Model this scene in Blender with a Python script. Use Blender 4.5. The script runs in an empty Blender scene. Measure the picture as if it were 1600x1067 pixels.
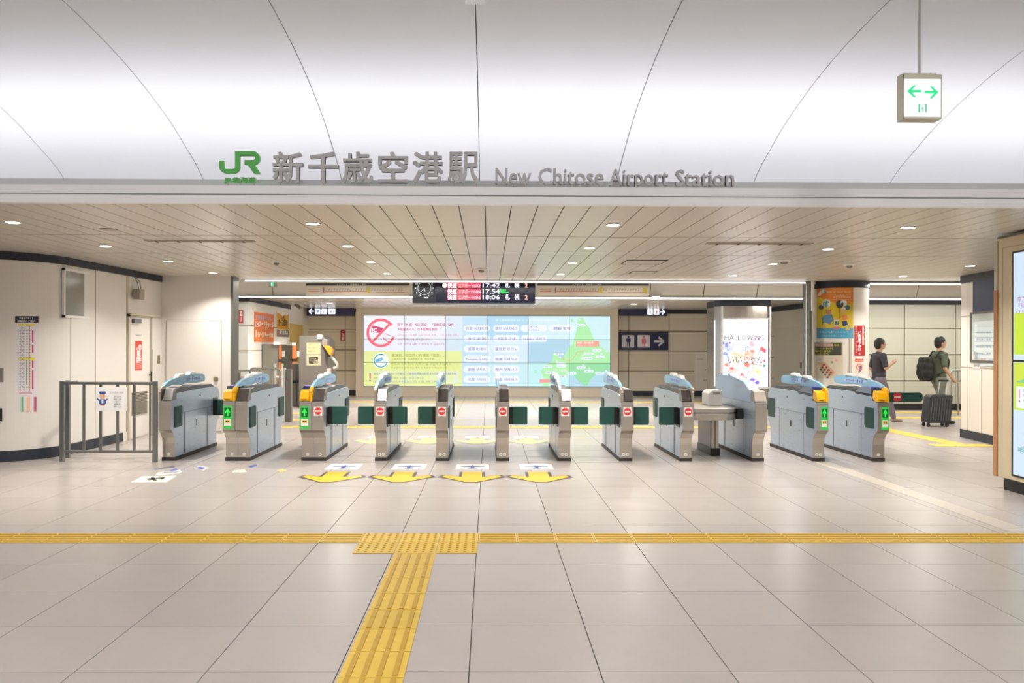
import bpy, bmesh, math, random
from mathutils import Vector, Matrix
random.seed(7)
S = bpy.context.scene
COL = S.collection
PI = math.pi

# ------------------------------------------------------------ camera
F = 1215.0
RM = Matrix.Rotation(-.0118, 3, 'Z') @ Matrix.Rotation(PI/2, 3, 'X') @ Matrix.Rotation(.0028, 3, 'Z')
CZ = 1.49
cam_d = bpy.data.cameras.new('camera'); cam = bpy.data.objects.new('camera', cam_d); COL.objects.link(cam)
cam.matrix_world = Matrix.Translation((0, 0, CZ)) @ RM.to_4x4()
cam_d.sensor_width = 36; cam_d.lens = F/1600*36
cam_d.shift_x = 22/1600; cam_d.shift_y = 7.5/1600
cam_d.clip_start = .05; cam_d.clip_end = 200
S.camera = cam

# ------------------------------------------------------------ world, exposure, lights
w = bpy.data.worlds.new('world'); S.world = w; w.use_nodes = True
w.node_tree.nodes['Background'].inputs[0].default_value = (.9, .95, 1, 1)
w.node_tree.nodes['Background'].inputs[1].default_value = .3
S.view_settings.view_transform = 'Standard'; S.view_settings.look = 'None'
S.view_settings.exposure = 0.14; S.view_settings.gamma = 1.0
S.view_settings.use_curve_mapping = False
S.cycles.max_bounces = 8; S.cycles.diffuse_bounces = 5; S.cycles.glossy_bounces = 4
S.cycles.transparent_max_bounces = 8; S.cycles.use_denoising = True
S.cycles.sample_clamp_indirect = 6; S.cycles.caustics_reflective = False

def area(name, loc, direction, sx, sy, power, color, spread=PI):
    l = bpy.data.lights.new(name, 'AREA'); l.shape = 'RECTANGLE'; l.size = sx; l.size_y = sy
    l.energy = power; l.color = color; l.spread = spread
    o = bpy.data.objects.new(name, l); COL.objects.link(o); o.location = loc
    o.rotation_euler = Vector(direction).to_track_quat('-Z', 'Y').to_euler()
    return o
def spot(name, loc, power, color=(1, .95, .88), size=.13, ang=125):
    l = bpy.data.lights.new(name, 'AREA'); l.shape = 'DISK'; l.size = size; l.energy = power; l.color = color
    l.spread = math.radians(ang)
    o = bpy.data.objects.new(name, l); COL.objects.link(o); o.location = loc
    return o
COVE_W = 122
area('cove_lamp', (0, 7.55, 2.90), (0, .50, 1), 19, .12, COVE_W, (.94, .96, 1))
area('cove_lamp', (0, -.2, 2.90), (0, -.20, 1), 19, .12, COVE_W*1.1, (.94, .96, 1))
DOWN_W = 24
HALL_FILL_W = 30  # power of each added, unseen hall fill lamp

# ------------------------------------------------------------ picture <-> place
def ray(px, py): return RM @ Vector(((px-778)/F, -(py-541)/F, -1))
O3 = Vector((0, 0, CZ))
def on_y(px, py, Y):
    d = ray(px, py); return O3 + d*(Y/d.y)
def on_z(px, py, Z=0):
    d = ray(px, py); return O3 + d*((Z-CZ)/d.z)
def on_x(px, py, X):
    d = ray(px, py); return O3 + d*(X/d.x)
def sx(px, Y, py=560): return on_y(px, py, Y).x
def sz(py, Y, px=780): return on_y(px, py, Y).z

# ------------------------------------------------------------ materials
def lin(h):
    h = h.lstrip('#'); c = [int(h[i:i+2], 16)/255 for i in (0, 2, 4)]
    return tuple(x/12.92 if x <= .04045 else ((x+.055)/1.055)**2.4 for x in c) + (1,)
_M = {}
def mat(name, hexc, rough=.5, metal=0, emis=0, noise=0, nscale=4, bump=0, brushed=None, spec=None, alpha=1, trans=0, rnd=0):
    if name in _M: return _M[name]
    m = bpy.data.materials.new(name); m.use_nodes = True; nt = m.node_tree; b = nt.nodes['Principled BSDF']
    c = lin(hexc)
    b.inputs['Base Color'].default_value = c; b.inputs['Roughness'].default_value = rough
    b.inputs['Metallic'].default_value = metal
    if spec is not None: b.inputs['Specular IOR Level'].default_value = spec
    if emis:
        b.inputs['Emission Color'].default_value = c; b.inputs['Emission Strength'].default_value = emis
        b.inputs['Base Color'].default_value = (c[0]*.1, c[1]*.1, c[2]*.1, 1)
    if alpha < 1: b.inputs['Alpha'].default_value = alpha
    if trans: b.inputs['Transmission Weight'].default_value = trans
    if noise or bump or brushed or rnd:
        tc = nt.nodes.new('ShaderNodeTexCoord'); mp = nt.nodes.new('ShaderNodeMapping')
        nt.links.new(tc.outputs['Object'], mp.inputs[0])
        if brushed: mp.inputs['Scale'].default_value = brushed
        n = nt.nodes.new('ShaderNodeTexNoise'); n.inputs['Scale'].default_value = nscale; n.inputs['Detail'].default_value = 4
        nt.links.new(mp.outputs[0], n.inputs[0])
        src = None
        if noise:
            mx = nt.nodes.new('ShaderNodeMix'); mx.data_type = 'RGBA'
            mx.inputs[6].default_value = tuple(x*(1-noise) for x in c[:3])+(1,); mx.inputs[7].default_value = tuple(min(1, x*(1+noise)) for x in c[:3])+(1,)
            nt.links.new(n.outputs[0], mx.inputs[0]); src = mx.outputs[2]
        if rnd:
            oi = nt.nodes.new('ShaderNodeObjectInfo'); hs = nt.nodes.new('ShaderNodeHueSaturation')
            mr = nt.nodes.new('ShaderNodeMapRange'); mr.inputs[3].default_value = 1-rnd; mr.inputs[4].default_value = 1+rnd
            nt.links.new(oi.outputs['Random'], mr.inputs[0]); nt.links.new(mr.outputs[0], hs.inputs['Value'])
            if src: nt.links.new(src, hs.inputs['Color'])
            else: hs.inputs['Color'].default_value = c
            src = hs.outputs[0]
        if src: nt.links.new(src, b.inputs['Base Color'])
        if bump:
            bp = nt.nodes.new('ShaderNodeBump'); bp.inputs['Strength'].default_value = bump; bp.inputs['Distance'].default_value = .002
            nt.links.new(n.outputs[0], bp.inputs['Height']); nt.links.new(bp.outputs[0], b.inputs['Normal'])
        if brushed:
            mr2 = nt.nodes.new('ShaderNodeMapRange'); mr2.inputs[3].default_value = max(.05, rough-.07); mr2.inputs[4].default_value = rough+.07
            nt.links.new(n.outputs[0], mr2.inputs[0]); nt.links.new(mr2.outputs[0], b.inputs['Roughness'])
    _M[name] = m
    return m
def ink(h, emis=0, rough=.45): return mat('ink_%s_%s' % (h.lstrip('#'), str(emis).replace('.', '_')), h, rough, emis=emis)

TILE = mat('floor_tile_stone', 'b1a9a4', .27, noise=.04, nscale=3, rnd=.035, bump=.04)
GROUT = mat('grout', '5c5650', .9)
PANEL = mat('wall_panel_cream', 'e8e4dd', .35, noise=.02, nscale=2)
PANELT = mat('wall_panel_beige', 'dbd3c2', .35, noise=.02, nscale=2, rnd=.02)
CEILP = mat('ceiling_panel_enamel', 'cbc4b7', .28, noise=.02, nscale=2, rnd=.02)
DARKGAP = mat('dark_gap', '3a342e', .8)
VAULT = mat('vault_plaster', 'dfdedf', .75, noise=.01, nscale=1)
VGAP = mat('vault_joint', 'a39d99', .8)
FASC = mat('fascia_paint', 'fafafa', .5, noise=.01)
NAVY = mat('navy_trim', '2b313d', .5, noise=.05)
STEEL = mat('steel_front', 'c4bdb2', .33, metal=.85, brushed=(60, 60, 3), nscale=3, noise=.05)
STEELB = mat('steel_side', 'bac7d8', .30, metal=.6, brushed=(2, 2, 60), nscale=3, noise=.05)  # blue tint mostly stands in for reflections on the gate sides
STEELG = mat('rail_steel', '8f918f', .35, metal=.8, noise=.05)
ALU = mat('aluminium', 'd6d8d8', .3, metal=.4, noise=.02)
BLACK = mat('black_plastic', '1c1c1e', .35, noise=.1)
KICK = mat('kick_rubber', '3a3532', .6, noise=.1)
GREENF = mat('flap_green', '1d5048', .45, noise=.12, nscale=9)
GREEND = mat('flap_green_dark', '17403a', .5, noise=.12, nscale=9)
YELB = mat('reader_yellow', 'f2b40c', .35, noise=.04)
YTAC = mat('tactile_yellow', 'dcb845', .45, noise=.1, nscale=10, rnd=.05)
YTACD = mat('tactile_yellow_bar', 'bf9626', .4, noise=.08, nscale=10)
WHITEP = mat('white_plastic', 'eeeeec', .4, noise=.02)
DISP = mat('display_dark', '4c4646', .18, noise=.05)
GLASSD = mat('glass_grey', '8f8d84', .15, noise=.06)
CANO = mat('canopy_blue', '8fc0de', .25, noise=.10, nscale=5, alpha=.93)
CLIGHT = mat('lamp_lens', 'fff1dc', .4, emis=9)
SLIGHT = mat('strip_lens', 'fffdf8', .4, emis=2.2)

# ------------------------------------------------------------ mesh building
def setp(o, label=None, cat=None, group=None, kind=None):
    if label: o['label'] = label
    if cat: o['category'] = cat
    if group: o['group'] = group
    if kind: o['kind'] = kind
    return o
def thing(name, loc, label, cat, group=None):
    o = bpy.data.objects.new(name, None); COL.objects.link(o); o.location = Vector(loc); o.empty_display_size = .1
    return setp(o, label, cat, group)
def attach(o, parent):
    o.parent = parent
    if parent.type == 'EMPTY': o.matrix_parent_inverse = Matrix.Translation(-Vector(parent.location))
class MB:
    def __init__(s): s.v = []; s.f = []; s.m = []
    def add(s, vs, fs, m=0):
        b = len(s.v); s.v += [tuple(v) for v in vs]; s.f += [tuple(i+b for i in f) for f in fs]; s.m += [m]*len(fs); return s
    def box(s, x0, x1, y0, y1, z0, z1, m=0):
        return s.add([(x0, y0, z0), (x1, y0, z0), (x1, y1, z0), (x0, y1, z0), (x0, y0, z1), (x1, y0, z1), (x1, y1, z1), (x0, y1, z1)],
                     [(0, 3, 2, 1), (4, 5, 6, 7), (0, 1, 5, 4), (1, 2, 6, 5), (2, 3, 7, 6), (3, 0, 4, 7)], m)
    def prism(s, pts, axis, c0, c1, m=0):
        k = len(pts)
        def P(p, c): return {'x': (c, p[0], p[1]), 'y': (p[0], c, p[1]), 'z': (p[0], p[1], c)}[axis]
        vs = [P(p, c0) for p in pts] + [P(p, c1) for p in pts]
        fs = [tuple(range(k)), tuple(range(2*k-1, k-1, -1))] + [(i, (i+1) % k, k+(i+1) % k, k+i) for i in range(k)]
        return s.add(vs, fs, m)
    def quad(s, a, b, c, d, m=0): return s.add([a, b, c, d], [(0, 1, 2, 3)], m)
    def cyl(s, p0, p1, r, n=12, r2=None, m=0):
        p0 = Vector(p0); p1 = Vector(p1); d = (p1-p0).normalized(); a = d.orthogonal().normalized(); b = d.cross(a)
        r2 = r if r2 is None else r2; vs = []
        for p, q in ((p0, r), (p1, r2)):
            for i in range(n):
                t = 2*PI*i/n; vs.append(p+(a*math.cos(t)+b*math.sin(t))*q)
        fs = [(i, (i+1) % n, n+(i+1) % n, n+i) for i in range(n)] + [tuple(range(n))[::-1], tuple(range(n, 2*n))]
        return s.add(vs, fs, m)
    def tube(s, path, r, n=8, m=0):
        P = [Vector(p) for p in path]; k = len(P); vs = []; a = None
        for i, p in enumerate(P):
            d = ((P[min(i+1, k-1)]-P[i]).normalized()+(P[i]-P[max(i-1, 0)]).normalized()).normalized()
            a = (d.orthogonal() if a is None else a-d*a.dot(d)).normalized(); b = d.cross(a)
            vs += [p+(a*math.cos(2*PI*j/n)+b*math.sin(2*PI*j/n))*r for j in range(n)]
        fs = [(i*n+j, i*n+(j+1) % n, (i+1)*n+(j+1) % n, (i+1)*n+j) for i in range(k-1) for j in range(n)]
        fs += [tuple(range(n))[::-1], tuple(range((k-1)*n, k*n))]
        return s.add(vs, fs, m)
    def lathe(s, prof, c, n=20, m=0, axis='z'):
        vs = []
        for r, h in prof:
            for i in range(n):
                t = 2*PI*i/n; x, y = r*math.cos(t), r*math.sin(t)
                vs.append((c[0]+x, c[1]+y, c[2]+h) if axis == 'z' else (c[0]+x, c[1]+h, c[2]+y))
        k = len(prof)
        fs = [(i*n+j, i*n+(j+1) % n, (i+1)*n+(j+1) % n, (i+1)*n+j) for i in range(k-1) for j in range(n)]
        fs += [tuple(range(n)), tuple(range((k-1)*n, k*n))]
        return s.add(vs, fs, m)
    def mesh(s, name, mats, bevel=0, smooth=False, recalc=True):
        me = bpy.data.meshes.new(name); me.from_pydata(s.v, [], s.f)
        for m in (mats if isinstance(mats, (list, tuple)) else [mats]): me.materials.append(m)
        me.polygons.foreach_set('material_index', s.m)
        if recalc or bevel:
            bm = bmesh.new(); bm.from_mesh(me)
            if recalc: bmesh.ops.recalc_face_normals(bm, faces=bm.faces)
            if bevel:
                es = [e for e in bm.edges if len(e.link_faces) == 2 and e.calc_face_angle(0) > .5]
                bmesh.ops.bevel(bm, geom=es, offset=bevel, segments=2, affect='EDGES', clamp_overlap=True, profile=.6)
            bm.to_mesh(me); bm.free()
        if smooth:
            me.polygons.foreach_set('use_smooth', [True]*len(me.polygons))
            me.set_sharp_from_angle(angle=.6)
        me.update(); return me
    def build(s, name, mats, parent=None, bevel=0, smooth=False, recalc=True, **kw):
        o = bpy.data.objects.new(name, s.mesh(name, mats, bevel, smooth, recalc)); COL.objects.link(o)
        if parent is not None: attach(o, parent)
        return setp(o, **kw)
def box(name, m, parent, x0, x1, y0, y1, z0, z1, bevel=0, **kw):
    return MB().box(x0, x1, y0, y1, z0, z1).build(name, m, parent, bevel, **kw)
def structure(name, mb, mats, **kw):
    return mb.build(name, mats, kind='structure', **kw)
def rrect(x0, y0, x1, y1, r, n=4):
    out = []
    for cx, cy, a in ((x1-r, y1-r, 0), (x0+r, y1-r, 90), (x0+r, y0+r, 180), (x1-r, y0+r, 270)):
        for i in range(n+1):
            t = math.radians(a+90*i/n); out.append((cx+r*math.cos(t), cy+r*math.sin(t)))
    return out
def ellpts(cx, cy, rx, ry, n=24, a0=0, a1=360):
    full = a1-a0 >= 360
    return [(cx+rx*math.cos(math.radians(a0+(a1-a0)*i/(n if full else n-1))), cy+ry*math.sin(math.radians(a0+(a1-a0)*i/(n if full else n-1)))) for i in range(n)]

# ------------------------------------------------------------ flat print (lettering and pictures)
_T = {}
def glyphs(body, bold=0):
    k = (body, bold)
    if k not in _T:
        c = bpy.data.curves.new('t', 'FONT'); c.body = body; c.resolution_u = 1 if len(body) > 8 else 2
        o = bpy.data.objects.new('t', c); me = o.to_mesh()
        vs = [(v.co.x, v.co.y) for v in me.vertices]; fs = [tuple(p.vertices) for p in me.polygons]
        o.to_mesh_clear(); bpy.data.objects.remove(o); bpy.data.curves.remove(c)
        if bold > 0:
            n0 = len(vs); v0, f0 = vs, fs; vs, fs = [], []
            for q, (dx, dy) in enumerate(((-1, -1), (1, -1), (-1, 1), (1, 1))):
                vs += [(x+dx*bold, y+dy*bold*(.45 if body.isascii() else 1)) for x, y in v0]; fs += [tuple(i+q*n0 for i in f) for f in f0]
        xs = [v[0] for v in vs] or [0]
        _T[k] = (vs, fs, min(xs), max(xs))
    return _T[k]
class Print:
    """a flat print: f(u, v, lift) gives the point; down=True when v grows downwards"""
    def __init__(s, f, down=False, step=0, gap=.0012):
        s.f = f; s.down = down; s.step = step; s.gap = gap; s.L = 1; s.g = {}; s.tl = []
    def up(s, k=1): s.L += k; return s
    def _add(s, store, vs, fs, m):
        if s.step:
            bm = bmesh.new(); bv = [bm.verts.new((x, y, 0)) for x, y in vs]
            for f in fs:
                try: bm.faces.new([bv[i] for i in f])
                except ValueError: pass
            xs = [x for x, y in vs]; u = math.ceil(min(xs)/s.step)*s.step
            while u < max(xs):
                bmesh.ops.bisect_plane(bm, geom=bm.verts[:]+bm.edges[:]+bm.faces[:], plane_co=(u, 0, 0), plane_no=(1, 0, 0)); u += s.step
            bm.verts.index_update()
            vs = [(v.co.x, v.co.y) for v in bm.verts]; fs = [tuple(v.index for v in f.verts) for f in bm.faces]; bm.free()
        d = store.setdefault(m, ([], [])); b = len(d[0])
        d[0].extend(tuple(s.f(x, y, s.L*s.gap)) for x, y in vs); d[1].extend(tuple(i+b for i in f) for f in fs)
    def poly(s, pts, h, emis=0): s._add(s.g, list(pts), [tuple(range(len(pts)))], ink(h, emis)); return s
    def rect(s, x0, y0, x1, y1, h, emis=0): return s.poly([(x0, y0), (x1, y0), (x1, y1), (x0, y1)], h, emis)
    def rr(s, x0, y0, x1, y1, r, h, emis=0): return s.poly(rrect(min(x0, x1), min(y0, y1), max(x0, x1), max(y0, y1), r), h, emis)
    def ell(s, cx, cy, rx, ry, h, emis=0, n=20): return s.poly(ellpts(cx, cy, rx, ry, n), h, emis)
    def ring(s, cx, cy, rx, ry, k, h, emis=0, a0=0, a1=360, n=32):
        o = ellpts(cx, cy, rx, ry, n, a0, a1); i = ellpts(cx, cy, rx*k, ry*k, n, a0, a1)
        full = a1-a0 >= 360
        s._add(s.g, o+i, [(j, (j+1) % n, n+(j+1) % n, n+j) for j in range(n if full else n-1)], ink(h, emis)); return s
    def line(s, pts, w, h, emis=0):
        for (x0, y0), (x1, y1) in zip(pts, pts[1:]):
            d = Vector((x1-x0, y1-y0)).normalized()*w/2; n = Vector((-d.y, d.x))
            s.poly([(x0-n.x, y0-n.y), (x1-n.x, y1-n.y), (x1+n.x, y1+n.y), (x0+n.x, y0+n.y)], h, emis)
        return s
    def text(s, body, x, y, size, h, emis=0, w=None, bold=0, align='l', rot=0):
        vs, fs, a, b = glyphs(body, bold); k = size; kx = (w/(b-a) if w else k); W = (b-a)*kx
        ox = x-{'l': 0, 'c': W/2, 'r': W}[align]; sg = -1 if s.down else 1
        s.tl.append({}); nc = 4 if bold > 0 else 1; n = len(vs)//nc; nf = len(fs)//nc; L0 = s.L
        for c in range(nc):
            s._add(s.tl[-1], [(ox+(p-a)*kx, y+sg*q*k) for p, q in vs[c*n:(c+1)*n]], [tuple(i-c*n for i in f) for f in fs[c*nf:(c+1)*nf]], ink(h, emis)); s.L += .08
        s.L = L0; return s
    def vtext(s, body, x, y, size, h, emis=0, bold=0, pitch=None):
        sg = 1 if s.down else -1
        for i, ch in enumerate(body):
            s.text(ch, x, y+sg*(i+1)*(pitch or size), size, h, emis, bold=bold, align='c')
        return s
    def build(s, parent, gname='printed_picture', tname='lettering'):
        for store, nm in [(s.g, gname)]+[(q, tname) for q in s.tl]:
            if not store: continue
            mb = MB(); ms = []
            for m, (vs, fs) in store.items():
                mb.add(vs, fs, len(ms)); ms.append(m)
            mb.build(nm, ms, parent, recalc=False)
def px_map(Y): 
    def f(px, py, d):
        p = on_y(px, py, Y-d); return p
    return f
def flat_map(O, U, V, N):
    O, U, V, N = map(Vector, (O, U, V, N))
    return lambda u, v, d: O+U*u+V*v+N*d

# ================================================================= THE SETTING
HC = 2.68                      # lower ceiling height
# ---- floor
fl = structure('floor', MB().box(-14, 14, -7, 26, -.2, -.012), GROUT)
TX0 = on_z(738, 967).x; TY0 = on_z(780, 1049).y; TW = .6; TD = .584
tile_me = MB().box(.0023, TW-.0023, .002, TD-.002, -.014, 0).mesh('floor_tile', TILE, bevel=.0015)
far = MB()
for i in range(-24, 25):
    for j in range(-17, 40):
        x = TX0+i*TW; y = TY0+j*TD
        if x < -13.9 or x > 13.3 or y < -6.9 or y > 25.3: continue
        lo = -.66*(y+TD)-.9; hi = .69*(y+TD)+.6
        if 2.3 < y < 9.9 and x+TW > lo+.6 and x < hi-.3:
            o = bpy.data.objects.new('floor_tile', tile_me); COL.objects.link(o); o.location = (x, y, 0); o.parent = fl
        else:
            far.box(x+.003, x+TW-.003, y+.003, y+TD-.003, -.014, 0)
far.build('floor_tiling', TILE, fl, kind='stuff')
box('threshold_strip', mat('pale_stone', 'bfb6ab', .4, noise=.03), fl, 4.22, 4.42, 6.25, 10.0, 0, .002)
# tactile paving: blocks of 0.3 m
def tac_block(kind):
    mb = MB(); mb.box(.003, .297, .003, .297, 0, .004)
    if kind == 'x':
        for k in range(4): mb.box(.012, .288, .032+k*.07, .056+k*.07, .004, .009, 1)
    if kind == 'y':
        for k in range(4): mb.box(.032+k*.07, .056+k*.07, .012, .288, .004, .009, 1)
    if kind == 'd':
        for a in range(5):
            for b in range(5): mb.cyl((.035+a*.0575, .035+b*.0575, .004), (.035+a*.0575, .035+b*.0575, .009), .013, 8, .008, 1)
    return mb.mesh('tactile_block', [YTAC, YTACD])
TB = {k: tac_block(k) for k in 'xyd'}
def tac(kind, x, y, n='tactile_block'):
    o = bpy.data.objects.new(n, TB[kind]); COL.objects.link(o); o.location = (x, y, .0005); o.parent = fl
YS = on_z(780, 848.5).y                          # near edge of the cross strip
XP = on_z(577, 1067).x-.15                       # path
XT = on_z(747, 848).x
for k in range(3):
    tac('d', XT-.3*(k+1), YS); tac('d', XT-.3*(k+1), YS-.3)
for k in range(23): tac('x', XT+.3*k, YS)
for k in range(18): tac('x', XT-.9-.3*(k+1), YS)
for k in range(10): tac('y', XP, YS-.6-.3*k)
tm = MB()
Y2 = on_z(800, 669).y
for k in range(36): tm.box(-5.0+.3*k+.004, -4.7+.3*k-.004, Y2, Y2+.3, .0005, .005)
for k in range(34): tm.box(-4.0+.3*k+.004, -3.7+.3*k-.004, 20.6, 20.9, .0005, .005)
for k in range(14): tm.box(7.05, 7.35, 11.9+.3*k, 12.19+.3*k, .0005, .005)
for k in range(3): tm.box(6.75+.3*k, 7.04+.3*k, 11.6, 11.9, .0005, .005)
for k in range(12): tm.box(8.0+.3*k, 8.29+.3*k, 16.2, 16.5, .0005, .005)
for k in range(12): tm.box(8.0+.3*k, 8.29+.3*k, 17.6, 17.9, .0005, .005)
for k in range(5): tm.box(-4.6+.3*k, -4.31+.3*k, 17.0, 17.3, .0005, .005)
for k in range(4): tm.box(-4.3+.3*k, -4.01+.3*k, 15.5, 15.8, .0005, .005)
tm.build('tactile_paving', [YTAC], fl, kind='stuff')

# ---- lower ceiling with strip panels
cl = structure('ceiling', MB().box(-14, 14, 6.55, 14.0, HC+.02, HC+.13), DARKGAP)
structure('ceiling', MB().box(-14, 14, -7, .85, HC, HC+.13), CEILP)
CP = .2243; CX0 = on_z(757.8, 319, HC).x
rows = [6.555, on_z(780, 369.5, HC).y, on_z(780, 398, HC).y, on_z(780, 429, HC).y, 13.98]
for a, b in zip(rows, rows[1:]):
    me = MB().box(.0045, CP-.0045, .012, b-a-.012, 0, .02).mesh('ceiling_panel', CEILP)
    for i in range(-28, 38):
        x = CX0+i*CP
        lo, hi = -.68*b-.2, .70*b+.2
        if x+CP < max(lo, -6.5) or x > min(hi, 8.3): continue
        o = bpy.data.objects.new('ceiling_panel', me); COL.objects.link(o); o.location = (x, a, HC); o.parent = cl
MB().box(-14, CX0-28*CP, 6.56, 13.98, HC, HC+.02).box(CX0+37*CP+.1, 14, 6.56, 13.98, HC, HC+.02).build('ceiling_edge_panel', CEILP, cl)
# slot diffusers, hatches and detector in the ceiling
def ceil_thing(name, px0, px1, py, d, label, cat, group=None):
    a = on_z(px0, py, HC); b = on_z(px1, py, HC)
    t = thing(name, ((a.x+b.x)/2, a.y, HC), label, cat, group)
    return t, a, b
for (p0, p1, py, lab) in ((228, 396, 375.5, 'long thin air slot in the beige strip ceiling above the left door wall'),
                          (1104, 1271, 379.5, 'long thin air slot in the beige strip ceiling right of centre, over the counter')):
    t, a, b = ceil_thing('air_slot', p0, p1, py, .1, lab, 'vent')
    box('slot_frame', mat('slot_frame', 'bdb5a2', .5), t, a.x, b.x, a.y-.05, a.y+.05, HC-.012, HC)
    box('slot_opening', mat('slot_dark', '847c68', .6), t, a.x+.02, b.x-.02, a.y-.012, a.y+.012, HC-.016, HC-.011)
    for k in range(5):
        x = a.x+(b.x-a.x)*(k+.5)/5; box('slot_clip', DARKGAP, t, x-.01, x+.01, a.y-.03, a.y+.03, HC-.02, HC-.012)
for (p0, p1, py, dd, lab) in ((975, 1038, 409, .5, 'larger square access hatch outline in the strip ceiling'),
                              (985, 1024, 425.5, .35, 'small access hatch in the strip ceiling behind the larger hatch')):
    t, a, b = ceil_thing('access_hatch', p0, p1, py, .1, lab, 'hatch')
    box('hatch_door', CEILP, t, a.x+.01, b.x-.01, a.y-dd/2, a.y+dd/2, HC-.006, HC)
    m = MB()
    for y in (a.y-dd/2-.012, a.y+dd/2): m.box(a.x, b.x, y, y+.012, HC-.008, HC)
    for x in (a.x, b.x-.01): m.box(x, x+.01, a.y-dd/2, a.y+dd/2, HC-.008, HC)
    m.build('hatch_frame', DARKGAP, t)
for (px, py, r, lab) in ((752, 420.5, .1, 'grey smoke detector on the ceiling above the departure board'),
                         (1327, 413, .09, 'flat grey detector on the ceiling above the poster pillar'),
                         (432, 408.5, .08, 'flat pale detector on the ceiling near the two rows of left lights'),
                         (1225, 407, .11, 'shallow grey disc on the ceiling beside a downlight, over the last gates')):
    p = on_z(px, py, HC); t = thing('smoke_detector', (p.x, p.y, HC), lab, 'detector')
    MB().lathe([(r, 0), (r*.95, -.012), (r*.5, -.02)], p, 20).build('detector_base', WHITEP, t, smooth=True)
    MB().lathe([(r*.45, -.018), (r*.4, -.045), (r*.2, -.055)], p, 16).build('detector_head', mat('grey_plastic', '8c877c', .5), t, smooth=True)
for (px, py) in ((170, 358.0),):
    p = on_z(px, py, HC); t = thing('ceiling_speaker', (p.x, p.y, HC), 'small flat beige speaker plate in the ceiling near the leftmost downlight', 'speaker')
    MB().lathe([(.09, 0), (.085, -.01)], p, 20).build('speaker_plate', mat('speaker_beige', 'b5aa98', .5), t)
# downlights
DL = [(20, 347, 'over the curved wall at the far left of the ceiling'), (489, 349, 'in the front row, above the big kanji lettering edge'), (958, 351, 'in the front row, right of the ceiling centre line'), (1419, 355, 'in the front row, below the hanging exit sign'),
      (165, 384, 'in the second row, above the grey glass wall panel'), (544, 384, 'in the second row, left of the departure board'), (921, 387, 'in the second row, right of the departure board'), (1294, 389, 'in the second row, before the poster pillar'),
      (263, 408, 'in the third row, over the corner of the left walls'), (580, 409, 'in the third row, left of the clock'), (895, 410, 'in the third row, right of the departure board'), (1208, 412, 'in the third row, over the counter side gates'),
      (333, 426, 'in the last row, over the flush service door'), (605, 427, 'in the last row, just left of the clock'), (876, 428, 'in the last row, just right of the departure board'), (1145, 430, 'in the last row, before the lit advertising column'), (1411, 431, 'in the last row, right of the poster pillar'),
      (1516, 415, 'above the booth with the window')]
lens_me = None
def downlight(p, h, r, lab, power):
    t = thing('downlight', (p.x, p.y, h), 'round glowing ceiling downlight '+lab, 'ceiling light', 'round ceiling downlights')
    MB().lathe([(r*1.18, 0), (r*1.18, -.008), (r, -.006), (r, 0)], (p.x, p.y, h), 24).build('trim_ring', WHITEP, t, smooth=True)
    MB().lathe([(r, -.001), (r*.98, -.007)], (p.x, p.y, h), 24).build('lamp_lens', CLIGHT, t)
    spot('downlight_lamp', (p.x, p.y, h-.02), power)
for px, py, lab in DL: downlight(on_z(px, py, HC), HC, .062, lab, DOWN_W)

# ---- fascia above the gate hall
structure('trim_1', MB().box(-14, 14, 6.5, 6.56, HC-.005, sz(305.5, 6.5)), FASC)
structure('trim_2', MB().box(-14, 14, 6.515, 7.0, sz(305.5, 6.5), sz(292, 6.52)), FASC)
ZL = sz(292, 6.52)
structure('fascia_groove', MB().box(-14, 14, 6.497, 6.5, sz(306.4, 6.5), sz(304.8, 6.5)), mat('groove_grey', '8f8f8d', .6))
structure('trim_3', MB().box(-14, 14, 6.75, 6.78, ZL, sz(282.5, 6.75)), mat('curb_shaded', 'd4d6d4', .5))  # curb colour greyed to paint in its dimmer light
structure('ledge_floor', MB().box(-14, 14, 7.0, 10.4, ZL-.03, ZL), VAULT)
structure('trim_4', MB().box(-14, 14, .84, .9, HC-.005, 2.95), FASC)
structure('ledge_floor', MB().box(-14, 14, -1.6, .84, ZL-.03, ZL), VAULT)

# ---- vaulted ceiling, split into panels between the joints
prof = [(9.46, 2.80), (9.42, 3.0), (9.30, 3.2), (9.10, 3.38), (8.85, 3.53), (8.5, 3.67), (8.16, 3.80), (7.7, 3.93), (7.22, 4.035), (6.8, 4.10), (6.37, 4.145), (6.0, 4.17), (5.5, 4.185), (4.5, 4.19)]
def catmull(P, n=4):
    out = []
    for i in range(len(P)-1):
        p0 = P[max(i-1, 0)]; p1 = P[i]; p2 = P[i+1]; p3 = P[min(i+2, len(P)-1)]
        for k in range(n):
            t = k/n
            out.append(tuple(.5*(2*b+(c-a)*t+(2*a-5*b+4*c-d)*t*t+(3*b-a-3*c+d)*t**3) for a, b, c, d in zip(p0, p1, p2, p3)))
    return out+[P[-1]]
prof = catmull(prof)
prof += [(7.4-y, z) for y, z in prof[::-1] if y > 4.5]
SX0 = on_y(748.5, 235, 8.5).x; SP = 1.602
back = [(y, z+.05) for y, z in prof]
mb = MB()
for (a, b) in zip(back, back[1:]): mb.quad((-14, a[0], a[1]), (14, a[0], a[1]), (14, b[0], b[1]), (-14, b[0], b[1]))
vs = structure('ceiling_vault', mb, VGAP, recalc=False)
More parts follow.
